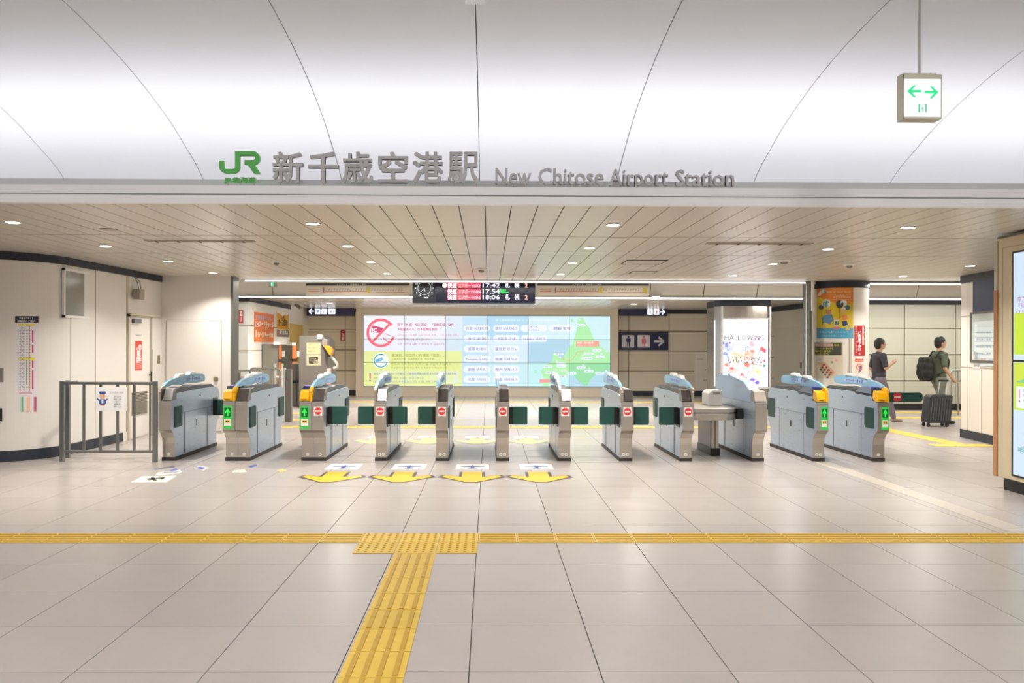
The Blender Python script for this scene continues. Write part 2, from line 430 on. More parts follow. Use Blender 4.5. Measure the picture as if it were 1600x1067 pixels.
def solid_strip(x0, x1, P, t=.03):
    m = MB(); k = len(P)
    vsl = [(x0, y, z) for y, z in P]+[(x1, y, z) for y, z in P]
    up = [(x0, y, z+t) for y, z in P]+[(x1, y, z+t) for y, z in P]
    fs = [(i, i+1, k+i+1, k+i) for i in range(k-1)]+[(2*k+i, 3*k+i, 3*k+i+1, 2*k+i+1) for i in range(k-1)]
    fs += [(i, 2*k+i, 2*k+i+1, i+1) for i in range(k-1)]+[(k+i, k+i+1, 3*k+i+1, 3*k+i) for i in range(k-1)]
    return m.add(vsl+up, fs)
pme = solid_strip(.0045, SP-.0045, prof).mesh('vault_panel', VAULT, smooth=True)
for i in range(-8, 8):
    o = bpy.data.objects.new('vault_panel', pme); COL.objects.link(o); o.location = (SX0+i*SP, 0, 0); o.parent = vs
t = thing('ceiling_box', (SX0, 5.95, 4.16), 'small white junction box on the central joint of the white vault', 'junction box')
p = on_y(742, 3, 6.0)
box('box_body', WHITEP, t, p.x-.075, p.x+.075, 5.86, 6.02, 4.135, 4.175, bevel=.006)
for s in (-.06, .06): MB().cyl((p.x+s, 5.87, 4.13), (p.x+s, 5.87, 4.137), .007, 8).build('screw', BLACK, t)

# added unseen fill lamps, vault crest and rear ceiling, brightening floor and fascia
for i in range(-3, 4):
    for yy in (3.2, .2):
        x = i*2.4+.7; z = 4.19 if yy > 1 else HC
        t = thing('added_hall_lamp', (x, yy, z), 'added unseen round lamp filling the hall in front of the gates with light', 'ceiling light', 'added unseen hall lamps')
        MB().lathe([(.17, .02), (.17, -.03), (.14, -.035), (.14, .0)], (x, yy, z), 24).build('trim_ring', WHITEP, t, smooth=True)
        MB().lathe([(.14, -.02), (.13, -.03)], (x, yy, z), 24).build('lamp_lens', CLIGHT, t)
        spot('added_hall_light', (x, yy, z-.04), HALL_FILL_W, (.97, .98, 1), .26, 170)

# ---- walls
structure('wall_left', MB().box(-14.2, -14, -7, 26, 0, 4.6), PANEL)
structure('wall_right', MB().box(14, 14.2, -7, 26, 0, 4.6), PANEL)
structure('wall_rear', MB().box(-14, 14, -7.2, -7, 0, 4.6), PANEL)
structure('ceiling_end', MB().box(-14.2, -12.9, -7, 10.4, 2.7, 4.6).box(12.7, 14.2, -7, 10.4, 2.7, 4.6), VAULT)
# left wall: straight run and rounded corner
XW = -5.62; YC = 13.4
RC = .85; cxw = XW-.10-RC; cyw = 10.72
# wall line in plan from far corner to the rounded front
plan = [(XW, YC), (XW-.02, 12.95), (XW-.04, 12.1), (XW-.08, 11.2), (XW-.10, 10.72)]
arc = [(cxw+RC*math.cos(math.radians(a)), cyw-RC*math.sin(math.radians(a))) for a in range(6, 91, 6)]
plan_full = plan+arc+[(-9.5, cyw-RC), (-14, cyw-RC)]
def wall_prism(pl, z0, z1, off=0):
    # outline offset towards the room by off, closed behind
    out = []
    for i, (x, y) in enumerate(pl):
        x0, y0 = pl[max(i-1, 0)]; x1, y1 = pl[min(i+1, len(pl)-1)]
        d = Vector((x1-x0, y1-y0)).normalized(); n = Vector((-d.y, d.x))
        out.append((x+n.x*off, y+n.y*off))
    return out
def wall_strip(pl, z0, z1, off, thick=.05):
    P = wall_prism(pl, 0, 0, off); Q = wall_prism(pl, 0, 0, off-thick); m = MB()
    m.prism(P+Q[::-1], 'z', z0, z1); return m
structure('wall_side', wall_strip(plan_full, 0, HC, 0, .12), PANEL)
structure('baseboard_left', wall_strip(plan[2:]+arc+[(-9.5, cyw-RC), (-14, cyw-RC)], 0, .14, .006, .03), NAVY)
structure('trim_5', wall_strip(plan_full, HC-.105, HC, .02, .05), NAVY)
# joints between wall panels
J = mat('joint_line', 'a59b88', .7)
def wx(y):
    P = plan
    for (x0, y0), (x1, y1) in zip(P, P[1:]):
        if y1 <= y <= y0: return x0+(x1-x0)*(y0-y)/(y0-y1)
    return XW-.1
def wall_y(px):
    y = 11.
    for _ in range(12): y = on_x(px, 560, wx(min(max(y, 10.72), 13.39))).y
    return y
jm = MB()
for px in (149, 197.5, 199.5):
    y = wall_y(px); jm.box(wx(y)-.02, wx(y)+.004, y-.004, y+.004, .14, HC-.1)
a6 = math.radians(2); jm.box(XW-.105, XW-.094, 10.70, 10.708, .14, HC-.1)
jm.build('wall_joint', J, None, kind='structure')
# grey glazed panel high in the side wall
y0, y1 = wall_y(98), wall_y(146); 
t = thing('glazed_panel', (wx(y0), y0, 1.9), 'square grey glazed panel with a white frame, high in the left wall', 'window')
z0, z1 = 1.86, 2.53
m = MB(); X = wx((y0+y1)/2)
xa, xb = X-.02, X+.012
for (ya, yb, za, zb) in ((y0, y1, z0, z0+.035), (y0, y1, z1-.035, z1), (y0, y0+.03, z0, z1), (y1-.03, y1, z0, z1)): m.box(xa, xb, ya, yb, za, zb)
m.build('window_frame', WHITEP, t)
box('pane', GLASSD, t, X-.01, X+.006, y0+.03, y1-.03, z0+.035, z1-.035)
# side door with louvre
y0, y1 = wall_y(201), wall_y(235.5); X = wx((y0+y1)/2); zt = 1.94
d1 = structure('door_1', MB().box(X-.02, X+.012, y0+.012, y1-.012, .02, zt-.012), PANEL)
m = MB()
for (ya, yb, za, zb) in ((y0-.05, y0, 0, zt+.04), (y1, y1+.05, 0, zt+.04), (y0-.05, y1+.05, zt, zt+.045)): m.box(X-.03, X+.02, ya, yb, za, zb)
structure('door_frame', m, mat('door_frame_paint', 'cfc7b6', .5))
m = MB().box(X+.01, X+.014, y0, y0+.012, .02, zt).box(X+.01, X+.014, y1-.012, y1, .02, zt); m.build('door_gap', DARKGAP, d1)
ya, yb = y0+.06, y0+.60
for k in range(16): box('louvre_slat', mat('louvre', '8a8371', .5), d1, X+.012, X+.026, ya, yb, .38+k*.023, .394+k*.023)
box('door_closer', mat('closer_grey', '7c7c82', .4, metal=.6), d1, X+.012, X+.06, y0+.06, y0+.30, zt-.10, zt-.03, bevel=.004)
MB().cyl((X+.012, y1-.07, 1.0), (X+.05, y1-.07, 1.0), .012, 10).box(X+.045, X+.06, y1-.075, y1-.055, .88, 1.06).build('door_handle', BLACK, d1)
t = thing('warning_sign', (X+.013, (y0+y1)/2, 1.4), 'red vertical notice with a white hand symbol on the louvred side door', 'sign')
ys0 = on_x(210, 560, X).y; ys1 = on_x(220.5, 560, X).y
zs0, zs1 = 1.49-(579-539.7)*ys0/F, 1.49+(539.7-533)*ys0/F
ww = ys1-ys0
box('sign_board', ink('#d8452f'), t, X+.0125, X+.0145, ys0, ys1, zs0, zs1)
P = Print(flat_map((X+.0145, ys0, zs0), (0, 1, 0), (0, 0, 1), (1, 0, 0)))
P.ell(ww*.68, (zs1-zs0)*.78, ww*.22, .05, '#ffffff').rect(ww*.15, (zs1-zs0)*.70, ww*.3, (zs1-zs0)*.78, '#ffffff').up()
P.ell(ww*.68, (zs1-zs0)*.78, ww*.1, .025, '#d8452f')
P.text('撮影', ww*.5, .22, .12, '#ffffff', align='c', bold=.03, w=ww*.6).text('監視中', ww*.5, .13, .1, '#ffffff', align='c', bold=.03, w=ww*.75)
for k in range(3): P.text('立入はご遠慮', ww*.5, .09-k*.03, .03, '#ffe0d8', align='c')
P.build(t)
t = thing('notice_strip', (X+.013, y0+.2, 1.65), 'tiny white paper strip above the red notice on the side door', 'notice')
box('notice_paper', ink('#f4f2ee'), t, X+.0125, X+.0135, ys0-.02, ys1+.02, 1.63, 1.665)
P = Print(flat_map((X+.0135, ys0, 1.635), (0, 1, 0), (0, 0, 1), (1, 0, 0))); P.text('関係者以外', .01, .005, .03, '#333333', w=ww*.9); P.build(t)
# rail and fittings beyond the door
structure('trim_6', MB().box(XW-.04, XW+.03, wall_y(199), YC-.02, 1.965, 1.995), mat('door_frame_paint', 'cfc7b6'))
t = thing('wall_lamp', (wx(12.3), 12.3, 2.3), 'small grey wall fitting with two wires, high on the left wall', 'wall fitting')
yy = wall_y(208); X = wx(yy)
MB().cyl((X, yy, 2.29), (X+.10, yy, 2.29), .035, 10).box(X+.04, X+.14, yy-.09, yy+.09, 2.22, 2.38).build('fitting_body', mat('fitting_grey', 'a39a8a', .5), t, bevel=.008)
MB().tube([(X+.1, yy-.03, 2.38), (X+.06, yy, 2.5), (X+.01, yy+.02, 2.575)], .006, 6).tube([(X+.1, yy+.04, 2.38), (X+.08, yy+.05, 2.5), (X+.01, yy+.07, 2.575)], .006, 6).build('cable', BLACK, t)
yy = wall_y(246); X = wx(min(yy, 13.3))
t = thing('wall_box', (X, yy, 1.3), 'narrow cream meter cupboard with a small window, next to the side door', 'cupboard')
box('box_door', PANEL, t, X, X+.02, yy-.22, yy+.22, .2, 1.42, bevel=.004)
box('inspection_window', mat('brass', '9a8d6c', .4, metal=.5), t, X+.02, X+.024, yy-.05, yy+.05, 1.18, 1.32)

# frontal wall with flush service door, left of the gate opening
XR = sx(360, YC, 560)
structure('wall_front', MB().box(-8, XR, YC, YC+.25, 0, HC), PANEL)
xa, xb = sx(259, YC), sx(346.5, YC); zt = sz(501, YC, 300)
structure('door_frame', MB().box(xa, xa+.012, YC-.006, YC, .02, zt).box(xb-.012, xb, YC-.006, YC, .02, zt).box(xa, xb, YC-.006, YC, zt-.012, zt).box(xa, xb, YC-.006, YC, .0, .02), J)
d2 = structure('door_2', MB().box(xa+.012, xb-.012, YC-.012, YC, .02, zt-.012), PANEL)
for (px, py, r) in ((337.5, 592, .04), (337.5, 607, .018)):
    p = on_y(px, py, YC-.012); MB().cyl((p.x, YC-.012, p.z), (p.x, YC-.03, p.z), r, 20).cyl((p.x, YC-.03, p.z), (p.x, YC-.045, p.z), r*.6, 16).build('door_knob', mat('brass', '9a8d6c'), d2)
box('opening_edge', mat('frame_grey', '6d6c66', .5, metal=.4), None, XR, XR+.045, YC, YC+.3, 0, HC, kind='structure')

# header rail over the opening
structure('trim_7', MB().box(XR, 12, 13.98, 14.03, HC-.005, HC+.1), DARKGAP)
structure('trim_8', MB().box(XR, 12, 14.03, 14.10, 2.634, 2.95), ALU)
def strip_light(x0, x1, y, z, lab, h=.022, power=0):
    t = thing('strip_light', ((x0+x1)/2, y, z), lab, 'strip light')
    box('light_housing', ALU, t, x0, x1, y, y+.05, z-h/2-.01, z+h/2+.01)
    box('light_lens', SLIGHT, t, x0+.01, x1-.01, y-.006, y, z-h/2, z+h/2)
    return t
XRJ = sx(1262, 14)
strip_light(XR+.06, XRJ-.05, 13.97, sz(440, 13.97), 'long thin white light line across the top of the gate opening, above the departure board')
strip_light(sx(1356, 14), 11.9, 13.97, sz(443.5, 13.97, 1430), 'thin white light line over the opening right of the poster pillar')
for x_, w_ in ((-.0, 10), (9.3, 5)): area('strip_lamp', (x_, 13.9, 2.62), (0, .0, -1), w_, .04, 10*w_, (1, .97, .92)); area('strip_lamp', (x_, 17.3, 2.52), (0, .15, -1), w_, .04, 14*w_, (1, .97, .92))
# unseen downlights added to brighten the paid area, hidden by the header
for x_ in (-6.5, -3, 0, 3, 6.2, 9, 11.5):
    t = thing('downlight', (x_, 15.9, 3.05), 'added unseen round downlight brightening the recess beyond the gates, hidden by the header', 'ceiling light', 'added downlights in the recess')
    MB().lathe([(.10, 0), (.10, -.01), (.08, -.008), (.08, 0)], (x_, 15.9, 3.05), 20).build('trim_ring', WHITEP, t)
    MB().lathe([(.08, -.001), (.078, -.008)], (x_, 15.9, 3.05), 20).build('lamp_lens', CLIGHT, t)
    spot('downlight_lamp', (x_, 15.9, 3.03), 30, ang=165)
# recess and slanted band
structure('ceiling_recess', MB().box(-8, 14, 14.1, 17.6, 3.05, 3.15), CEILP)
ZB0 = sz(463.5, 17.5); ZB1 = sz(442, 17.4)+.12
bandm = mat('band_cream', 'd3d1cb', .45, noise=.02)
bp = structure('ceiling_band', MB().prism([(17.45, ZB0), (17.70, ZB0), (17.70, 3.05), (17.30, 3.05), (17.28, ZB1)], 'x', -8, 14), DARKGAP)
bx = sx(1015, 17.45, 460)
for i in range(-10, 9):
    x0 = bx+i*1.205
    MB().prism([(17.445, ZB0+.005), (17.27, ZB1), (17.255, ZB1), (17.43, ZB0+.005)], 'x', x0+.009, x0+1.196).build('band_panel', bandm, bp)
strip_light(-7.9, XRJ+2.0, 17.38, ZB0-.03, 'long thin white light line under the cream band behind the departure board', h=.03)
strip_light(sx(1340, 17.4), 13.8, 17.38, ZB0-.03, 'thin white light line at the lower edge of the band above the passers-by', h=.03)
# far ceiling
HF = 2.62
fc = structure('ceiling_far', MB().box(-8, 14, 17.7, 26, HF, HF+.1), CEILP)
m = MB()
for i in range(-30, 50):
    x = i*.224; m.box(x, x+.214, 17.72, 20.6, HF-.012, HF); m.box(x, x+.214, 20.63, 23.4, HF-.012, HF)
m.build('ceiling_slats', mat('far_ceiling', 'd6d3cc', .2, noise=.02), fc, kind='stuff')
for px, py, lab in ((484, 463.5, 'beyond the gates, next to the left route map'), (1025, 463.5, 'beyond the gates, right end of the right route map'), (676, 471, 'beyond the gates, below the clock'), (833, 474.5, 'beyond the gates, under the right end of the departure board'),
                    (990, 475, 'beyond the gates, above the restroom signs'), (843, 463.5, 'beyond the gates, just right of the departure board'), (515, 473.5, 'beyond the gates, above the dark sign with an arrow')):
    p = on_z(px, py, HF-.012); downlight(p, HF-.012, .075, lab, DOWN_W*1.6)

# ---- back walls: panels with dark joints
YB = 23.5
def panel_wall(name, x0, x1, y, xs, zs, h, m=PANELT, base=True):
    w_ = structure(name, MB().box(x0, x1, y+.03, y+.2, 0, h), mat('joint_brown', '7d705c', .8))
    xs = [x for x in xs if x0+.05 < x < x1-.05]; X_ = [x0]+xs+[x1]
    for a, b in zip(X_, X_[1:]):
        for c, d in zip(zs, zs[1:]):
            box('wall_panel', m, w_, a+.012, b-.012, y, y+.03, c+.012, d-.012)
    return w_
zs = [.14, sz(579.5, YB), sz(547.5, YB), sz(516, YB), HF-.10]
zs2 = [.14, sz(580, YB, 1000), sz(548.5, YB, 1000), sz(517, YB, 1000), HF-.10]
xl0, xl1 = -5.45, sx(556.5, YB)
structure('wall_back', MB().box(-5.75, -5.44, YB+.001, YB+.3, 0, HF), PANEL)
panel_wall('wall_back', xl0, xl1, YB, [sx(476, YB), sx(539.5, YB)], zs, HF)
structure('baseboard_back', MB().box(xl0, xl1, YB-.01, YB+.03, 0, .14), NAVY)
structure('trim_9', MB().box(xl0, xl1, YB-.01, YB+.03, HF-.11, HF), NAVY)
xr0, xr1 = sx(966, YB), 8.03
panel_wall('wall_back', xr0, xr1, YB, [sx(982.5, YB), sx(1045.5, YB), sx(1108, YB)], zs2, HF)
structure('baseboard_back', MB().box(xr0, xr1, YB-.01, YB+.03, 0, .14), NAVY)
structure('trim_10', MB().box(xr0, xr1, YB-.01, YB+.03, HF-.13, HF), NAVY)
YV = 23.0
structure('wall_screen', MB().box(sx(556, YV), sx(966, YV), YV, YV+.6, 0, HF), mat('surround_beige', 'd2c6b4', .4, noise=.02))
# left far walls
structure('wall_far_left', MB().box(-8, -5.45, 17.7, 17.89, 0, HF), mat('wall_white', 'dcdedb', .4, noise=.02))
wfl = structure('wall_far_side', MB().box(-5.65, -5.451, 17.89, 21.35, 0, HF).box(-5.65, -5.451, 21.35, 23.5, 2.1, HF), PANEL)
structure('trim_11', MB().box(-8, -5.45, 17.66, 17.70, HF-.13, HF).box(-5.45, -5.41, 17.66, 21.35, HF-.13, HF), NAVY)
m = MB()
for z in (sz(508, 17.7, 380), sz(548, 17.7, 380), sz(589, 17.7, 380)):
    m.box(-8, -5.45, 17.69, 17.70, z-.012, z+.012).box(-5.452, -5.447, 17.7, 21.3, z-.012, z+.012)
m.build('wall_joint', J, None, kind='structure')
structure('wall_recess', MB().box(-7, -6.3, 21.3, 23.6, 0, HF), mat('yellow_wall', 'e9cf7c', .5, noise=.03))
structure('wall_recess', MB().box(-5.65, -5.60, 21.35, 23.75, 0, 2.1), mat('yellow_wall', 'e9cf7c'))
structure('wall_far_left', MB().box(-8.2, -8, 13.4, 26, 0, 3.1), PANEL)
# right far walls
panel_wall('wall_far_right', 8.03, 14, 18.4, [sx(1413, 18.4, 560), sx(1493, 18.4, 560), sx(1573, 18.4), 13.1], [.14, sz(595, 18.4, 1430), sz(554, 18.4, 1430), sz(513, 18.4, 1430), HF-.1], HF, mat('wall_panel_grey', 'b2b2a4', .3, noise=.02, rnd=.02))
structure('trim_12', MB().box(8.03, 14, 18.36, 18.4, HF-.1, HF+.02), NAVY)
structure('baseboard_right', MB().box(8.03, 14, 18.38, 18.4, 0, .14), BLACK)
ws = structure('wall_far_side', MB().box(8.03, 8.2, 18.6, 23.5, 0, HF), PANEL)
structure('trim_13', MB().box(7.98, 8.03, 18.4, 23.5, HF-.14, HF), NAVY)
# booth and pillar to the right are things of the building too
xb0 = 7.86; yb0, yb1 = 12.85, 9.2
bo = structure('wall_booth', MB().prism([(xb0, yb0), (xb0-.10, 11.95), (xb0-.3, yb1), (14, yb1), (14, yb0)], 'z', 0, HC), PANEL)
def bxx(y): return xb0-(yb0-y)*.11
def booth_strip(y0, y1, z0, z1, off, th=.04):
    return MB().prism([(bxx(y0)-off, y0), (bxx(y1)-off, y1), (bxx(y1)-off+th, y1), (bxx(y0)-off+th, y0)], 'z', z0, z1)
structure('baseboard_booth', booth_strip(12.86, 9.2, 0, .14, .012), NAVY)
structure('trim_14', booth_strip(12.86, 9.2, HC-.13, HC, .012), NAVY)
booth_strip(12.45, 11.6, 2.05, HC-.13, .014, .02).build('navy_panel', mat('navy_panel', '26355a', .5), bo)
def by(px):
    y = 12.
    for _ in range(12): y = on_x(px, 560, bxx(y)).y
    return y
jm = MB()
for px in (1512.5, 1534):
    y = by(px); z1 = HC-.13 if px < 1520 else 1.17
    jm.box(bxx(y)-.004, bxx(y)+.01, y-.004, y+.004, .14, z1)
jm.build('panel_joint', J, bo)
booth_strip(12.85, 11.4, 1.16, 1.175, .004, .01).build('panel_joint', J, bo)
booth_strip(12.85, 11.4, 2.0, 2.012, .004, .01).build('panel_joint', J, bo)
w1 = structure('window_1', booth_strip(by(1518), 11.0, 1.28, 2.05, .006, .01), mat('booth_glass', 'b9c4c2', .12))
m = MB()
for a_, b_, c_, d_ in ((by(1517), 11.0, 2.03, 2.06), (by(1517), 11.0, 1.25, 1.29), (by(1516.6), by(1519), 1.25, 2.06)):
    q = booth_strip(a_, b_, c_, d_, .015, .03); m.add(q.v, q.f)
m.build('window_frame', mat('frame_grey', '6d6c66'), w1)

# ================================================================= TICKET GATES
YF = 9.98; GL = 1.78
BODY = [(.13, .045), (.13, .22), (.112, .30), (.06, .37), (.006, .41), (.006, .745), (.05, .775), (.20, .87), (.9, .885), (GL-.14, .885), (GL-.06, .86), (GL-.012, .80), (GL-.006, .74), (GL-.006, .41), (GL-.06, .37), (GL-.112, .30), (GL-.13, .22), (GL-.13, .045)]
LEG = [(.13, .045), (.13, .22), (.112, .30), (.06, .37), (0, .405)]
def gate(name, px0, px1, label, units, cut=(), closed=(), rear_closed=(), nums=(), strip='l', arm=False, hood=False):
    X0, X1 = sx(px0, YF), sx(px1, YF); t = thing('ticket_gate', ((X0+X1)/2, YF, 0), label, 'ticket gate', 'ticket gates in a row across the hall')
    loc = lambda y: YF+y
    pr = [(YF+a, b) for a, b in BODY]
    body = MB().prism(pr, 'x', X0+.004, X1-.004).build('body', STEELB, t, bevel=.004)
    box('kick_base', KICK, t, X0-.004, X1+.004, YF+.12, YF+GL-.12, 0, .045)
    n = len(units); W = X1-X0; uw = W/n
    for s, xf in ((-1, X0), (1, X1)):             # seams, handle and screws of both flanks
        m = MB(); f0, f1 = sorted((xf+s*.0, xf-s*.006+s*.006)); a, b = sorted((xf-s*.004, xf+s*.0005))
        for y in (.44, GL-.5): m.box(a, b, YF+y, YF+y+.005, .06, .60)
        m.box(a, b, YF+.14, YF+GL-.1, .598, .603)
        m.build('seam', mat('seam_grey', '6f7680', .6), t)
        box('grip_slot', BLACK, t, a, b+.0 if s > 0 else b, YF+.86, YF+.885, .38, .47)
        MB().cyl((a, YF+1.0, .79), (b, YF+1.0, .79), .014, 10).build('lock', BLACK, t)
        # pockets that hold the flaps
        sl = sorted((xf-s*.004, xf+s*.0035))
        for nm, ya, yb, z0, z1, is_closed in (('front', .10, .34, .43, .70, s in closed), ('rear', GL-.30, GL-.03, .45, .73, s in rear_closed)):
            if hood: continue
            if is_closed:
                box('flap_pocket', BLACK, t, sl[0], sl[1], YF+ya+.03, YF+ya+.22, z0+.01, z1-.01)
                yf = YF+(.24 if nm == 'front' else GL-.24)
                xa, xb = (xf, xf+.245) if s > 0 else (xf-.245, xf)
                pts = rrect(xa-(.0 if s > 0 else 0), .462, xb, .697, .022)
                MB().prism(pts, 'y', yf-.014, yf+.014).build('flap', GREENF, t, bevel=.004)
                MB().box(min(xf, xf+s*.055), max(xf, xf+s*.055), yf-.02, yf+.02, .47, .69).build('flap_hinge', BLACK, t)
            else:
                p = [(YF+ya, z0), (YF+yb-.02, z0+.0), (YF+yb, z0+.03), (YF+yb, z1-.02), (YF+yb-.02, z1), (YF+ya, z1-.005)]
                if nm == 'rear': p = [(YF+ya+.02, z0), (YF+yb, z0), (YF+yb, z1), (YF+ya+.02, z1), (YF+ya, z1-.02), (YF+ya, z0+.02)]
                MB().prism(p, 'x', sl[0], sl[1]+(.006 if s > 0 else 0)) .build('flap', GREEND, t)
    # fronts, one per unit
    for i, (kind, sign) in enumerate(units):
        a, b = X0+uw*i, X0+uw*(i+1)
        box('front_panel', STEEL, t, a+.003, b-.003, YF-.006, YF+.008, .408, .742, bevel=.003)
        q = [(YF+y-.006, z) for y, z in LEG]+[(YF+y+.006, z) for y, z in LEG[::-1]]
        MB().prism(q, 'x', a+.003, b-.003).build('leg_panel', STEEL, t)
        box('front_lip', STEEL, t, a+.003, b-.003, YF-.003, YF+.03, .748, .777, bevel=.004)
        sw = .036
        if kind == 'reader':
            ra, rb = (a, b-sw) if strip != 'l' or n > 1 else (a+sw, b)
            rd = MB().prism([(YF-.004, .785), (YF-.006, .82), (YF+.03, .90), (YF+.12, .925), (YF+.16, .785)], 'x', ra+.004, rb-.002).build('card_reader', YELB, t, bevel=.006)
            MB().box(ra+.03, rb-.03, YF-.008, YF+.0, .80, .806).build('reader_slot', BLACK, rd)
            rh = MB().prism([(YF+.13, .84), (YF+.13, .93), (YF+.18, .965), (YF+.42, .965), (YF+.62, .89), (YF+.62, .86)], 'x', ra+.002, rb).build('reader_housing', mat('housing_navy', '23263e', .25), t, bevel=.006)
            mb = MB(); cx = (ra+rb)/2
            pts = ellpts(cx, 0, (rb-ra)*.36, .07, 20)
            mb.add([(x, YF+.24+v, .9665) for x, v in pts]+[(x*.99+cx*.01, YF+.125, .905+v*.25) for x, v in pts], [tuple(range(20)), tuple(range(20, 40))])
            mb.build('reader_light', mat('reader_glow', '6a62ff', .3, emis=1.3), rh)
            for s2, xs_ in ((-1, X0), (1, X1)):
                if (s2 < 0 and i == 0) or (s2 > 0 and i == n-1):
                    p = [(YF+.16, .965), (YF+.42, .962), (YF+.60, .89), (YF+.16, .88)]
                    MB().prism(p, 'x', xs_-.003, xs_+.003).build('housing_side', mat('housing_grey', '7d8796', .3), t)
        elif kind == 'display':
            da, db = (a+sw, b) if strip == 'l' else (a, b-sw)
            if n > 1: da, db = a+.002, b
            dh = MB().prism([(YF+.012, .785), (YF+.12, .935), (YF+.17, .94), (YF+.17, .785)], 'x', da+.003, db-.003).build('display_hood', mat('hood_grey', '8a8783', .35, metal=.5), t, bevel=.003)
            MB().prism([(YF+.012, .79), (YF+.113, .93), (YF+.108, .932), (YF+.007, .792)], 'x', da+.010, db-.010).build('display', DISP, dh)
        elif kind == 'staff':
            MB().prism([(YF+.012, .785), (YF+.06, .91), (YF+.17, .93), (YF+.17, .785)], 'x', a+.003, b-.003).build('display_hood', mat('hood_beige', 'a59a90', .35, metal=.3), t, bevel=.004)
        # post that carries the arched cover
        z = {'arrow': (.427, .715)}
        if sign == 'arrow':
            u0, u1 = (a+.012, b-.035) if n > 1 else (a+.05, b-.012)
            ds = box('direction_sign', mat('sign_green', '35cf52', .4, emis=.75), t, u0, u1, YF-.010, YF-.006, .427, .718)
            P = Print(flat_map((u0, YF-.010, .427), (1, 0, 0), (0, 0, 1), (0, -1, 0))); w_ = u1-u0
            P.rect(w_*.12, .155, w_*.88, .27, '#0d5a2a').rect(w_*.1, .035, w_*.9, .125, '#f4f0e4').up()
            P.poly([(w_*.42, .165), (w_*.58, .165), (w_*.58, .215), (w_*.72, .20), (w_*.78, .215), (w_*.5, .265), (w_*.22, .215), (w_*.28, .20), (w_*.42, .215)], '#2dff4a', .9)
            P.rect(w_*.22, .078, w_*.78, .112, '#f0b428').up()
            P.poly([(w_*.3, .082), (w_*.5, .095), (w_*.3, .108)], '#1a1a1a').poly([(w_*.7, .082), (w_*.5, .095), (w_*.7, .108)], '#1a1a1a')
            P.build(ds, 'sign_picture')
        if sign == 'stop':
            cx = (a+b)/2; cx += .0 if n == 1 else .0
            ne = box('no_entry_sticker', WHITEP, t, cx-.053, cx+.053, YF-.0075, YF-.006, .595, .712)
            P = Print(flat_map((cx, YF-.0075, .655), (1, 0, 0), (0, 0, 1), (0, -1, 0)))
            P.ell(0, 0, .047, .047, '#e2343a', n=28).up().rect(-.034, -.009, .034, .009, '#ffffff'); P.build(ne, 'no_entry_symbol')
    # strip post with codes, arched cover and its sensors
    if n > 1: xs0 = X0+uw-.036
    else: xs0 = X0 if strip == 'l' else X1-.036
    xs1 = xs0+.036
    if not hood:
        pm = YELB if any(k[0] == 'reader' for k in units) else STEEL
        MB().prism([(YF+.0, .78), (YF+.0, .93), (YF+.05, .965), (YF+.14, .975), (YF+.14, .78)], 'x', xs0+.002, xs1-.002).build('cover_post', pm if n == 1 or pm is YELB else STEEL, t, bevel=.004)
        P = Print(flat_map(((xs0+xs1)/2, YF, 0), (1, 0, 0), (0, 0, 1), (0, -1, 0)))
        for k in range(3): P.rect(-.013, .895+k*.016, .013, .903+k*.016, '#e9e2d6' if pm is STEEL else '#f6d873')
        P.rect(-.013, .888, .013, .893, '#c7473c'); P.build(t, 'code_marks')
        MB().prism([(YF+.16, .865), (YF+.18, .925), (YF+.4, .945), (YF+.62, .93), (YF+.85, .95), (YF+1.1, .93), (YF+1.45, .93), (YF+1.6, .88)], 'x', X0+.01, X1-.01).build('top_tray', mat('tray_black', '3b3a3d', .3), t, bevel=.003)
        cov = [(.08, .965), (.16, 1.0), (.30, 1.035), (.55, 1.065), (.85, 1.085), (1.15, 1.09), (1.45, 1.075), (1.53, 1.05), (1.54, .99), (1.50, .965), (1.2, .955), (.9, .97), (.6, .95), (.35, .965), (.2, .95)]
        cc = (xs0+xs1)/2
        ac = MB().prism([(YF+y, z) for y, z in cov], 'x', cc-.019, cc+.019).build('arched_cover', CANO, t, bevel=.004)
        for s in (-1, 1):
            U = (0, s, 0); P = Print(flat_map((cc+s*.0195, YF+.98, 1.02), U, (0, 0, 1), (s, 0, 0)))
            P.poly(ellpts(.1*s*s, 0, .36, .035, 20), '#a9c9ee').up()
            P.text('ICカード・きっぷ', 0.1, -.018, .052, '#2c3fa8', align='c', bold=.02, w=.5); P.build(ac, 'cover_patch', 'cover_lettering')
        m = MB(); m.prism([(YF+.5, 1.055), (YF+.56, 1.10), (YF+.72, 1.105), (YF+.78, 1.075)], 'x', cc-.03, cc+.03); m.build('sensor_cap', WHITEP, t, bevel=.008)
        m = MB(); m.prism([(YF+.92, 1.08), (YF+.96, 1.12), (YF+1.12, 1.12), (YF+1.18, 1.085)], 'x', cc-.03, cc+.03); m.build('sensor_cap', WHITEP, t, bevel=.008)
    # number stickers on the leg
    k = len(nums); c = (X0+X1)/2
    for j, s in enumerate(nums):
        cx = X0+W*(j+.5)/k if n > 1 else c+(j-(k-1)/2)*.048
        yy = YF+.124
        ns = MB().cyl((cx, yy, .086), (cx, yy-.0025, .086), .021, 14).build('number_sticker', WHITEP, t)
        P = Print(flat_map((cx, yy-.0025, .086), (1, 0, 0), (0, 0, 1), (0, -1, 0))); P.text(s, 0, -.0095, .026, '#4a4a4a', align='c'); P.build(ns, 'x', 'number')
    return t, X0, X1
GS = 'steel ticket gate '
gate('g1', 247.5, 268, GS+'at the left end, beside the grey railing', [('display', None)], rear_closed=(1,), nums=('10',))
gate('g2', 348, 387, GS+'of double width, yellow reader, without red sticker', [('reader', 'arrow'), ('display', None)], rear_closed=(-1,), nums=('10', '9'))
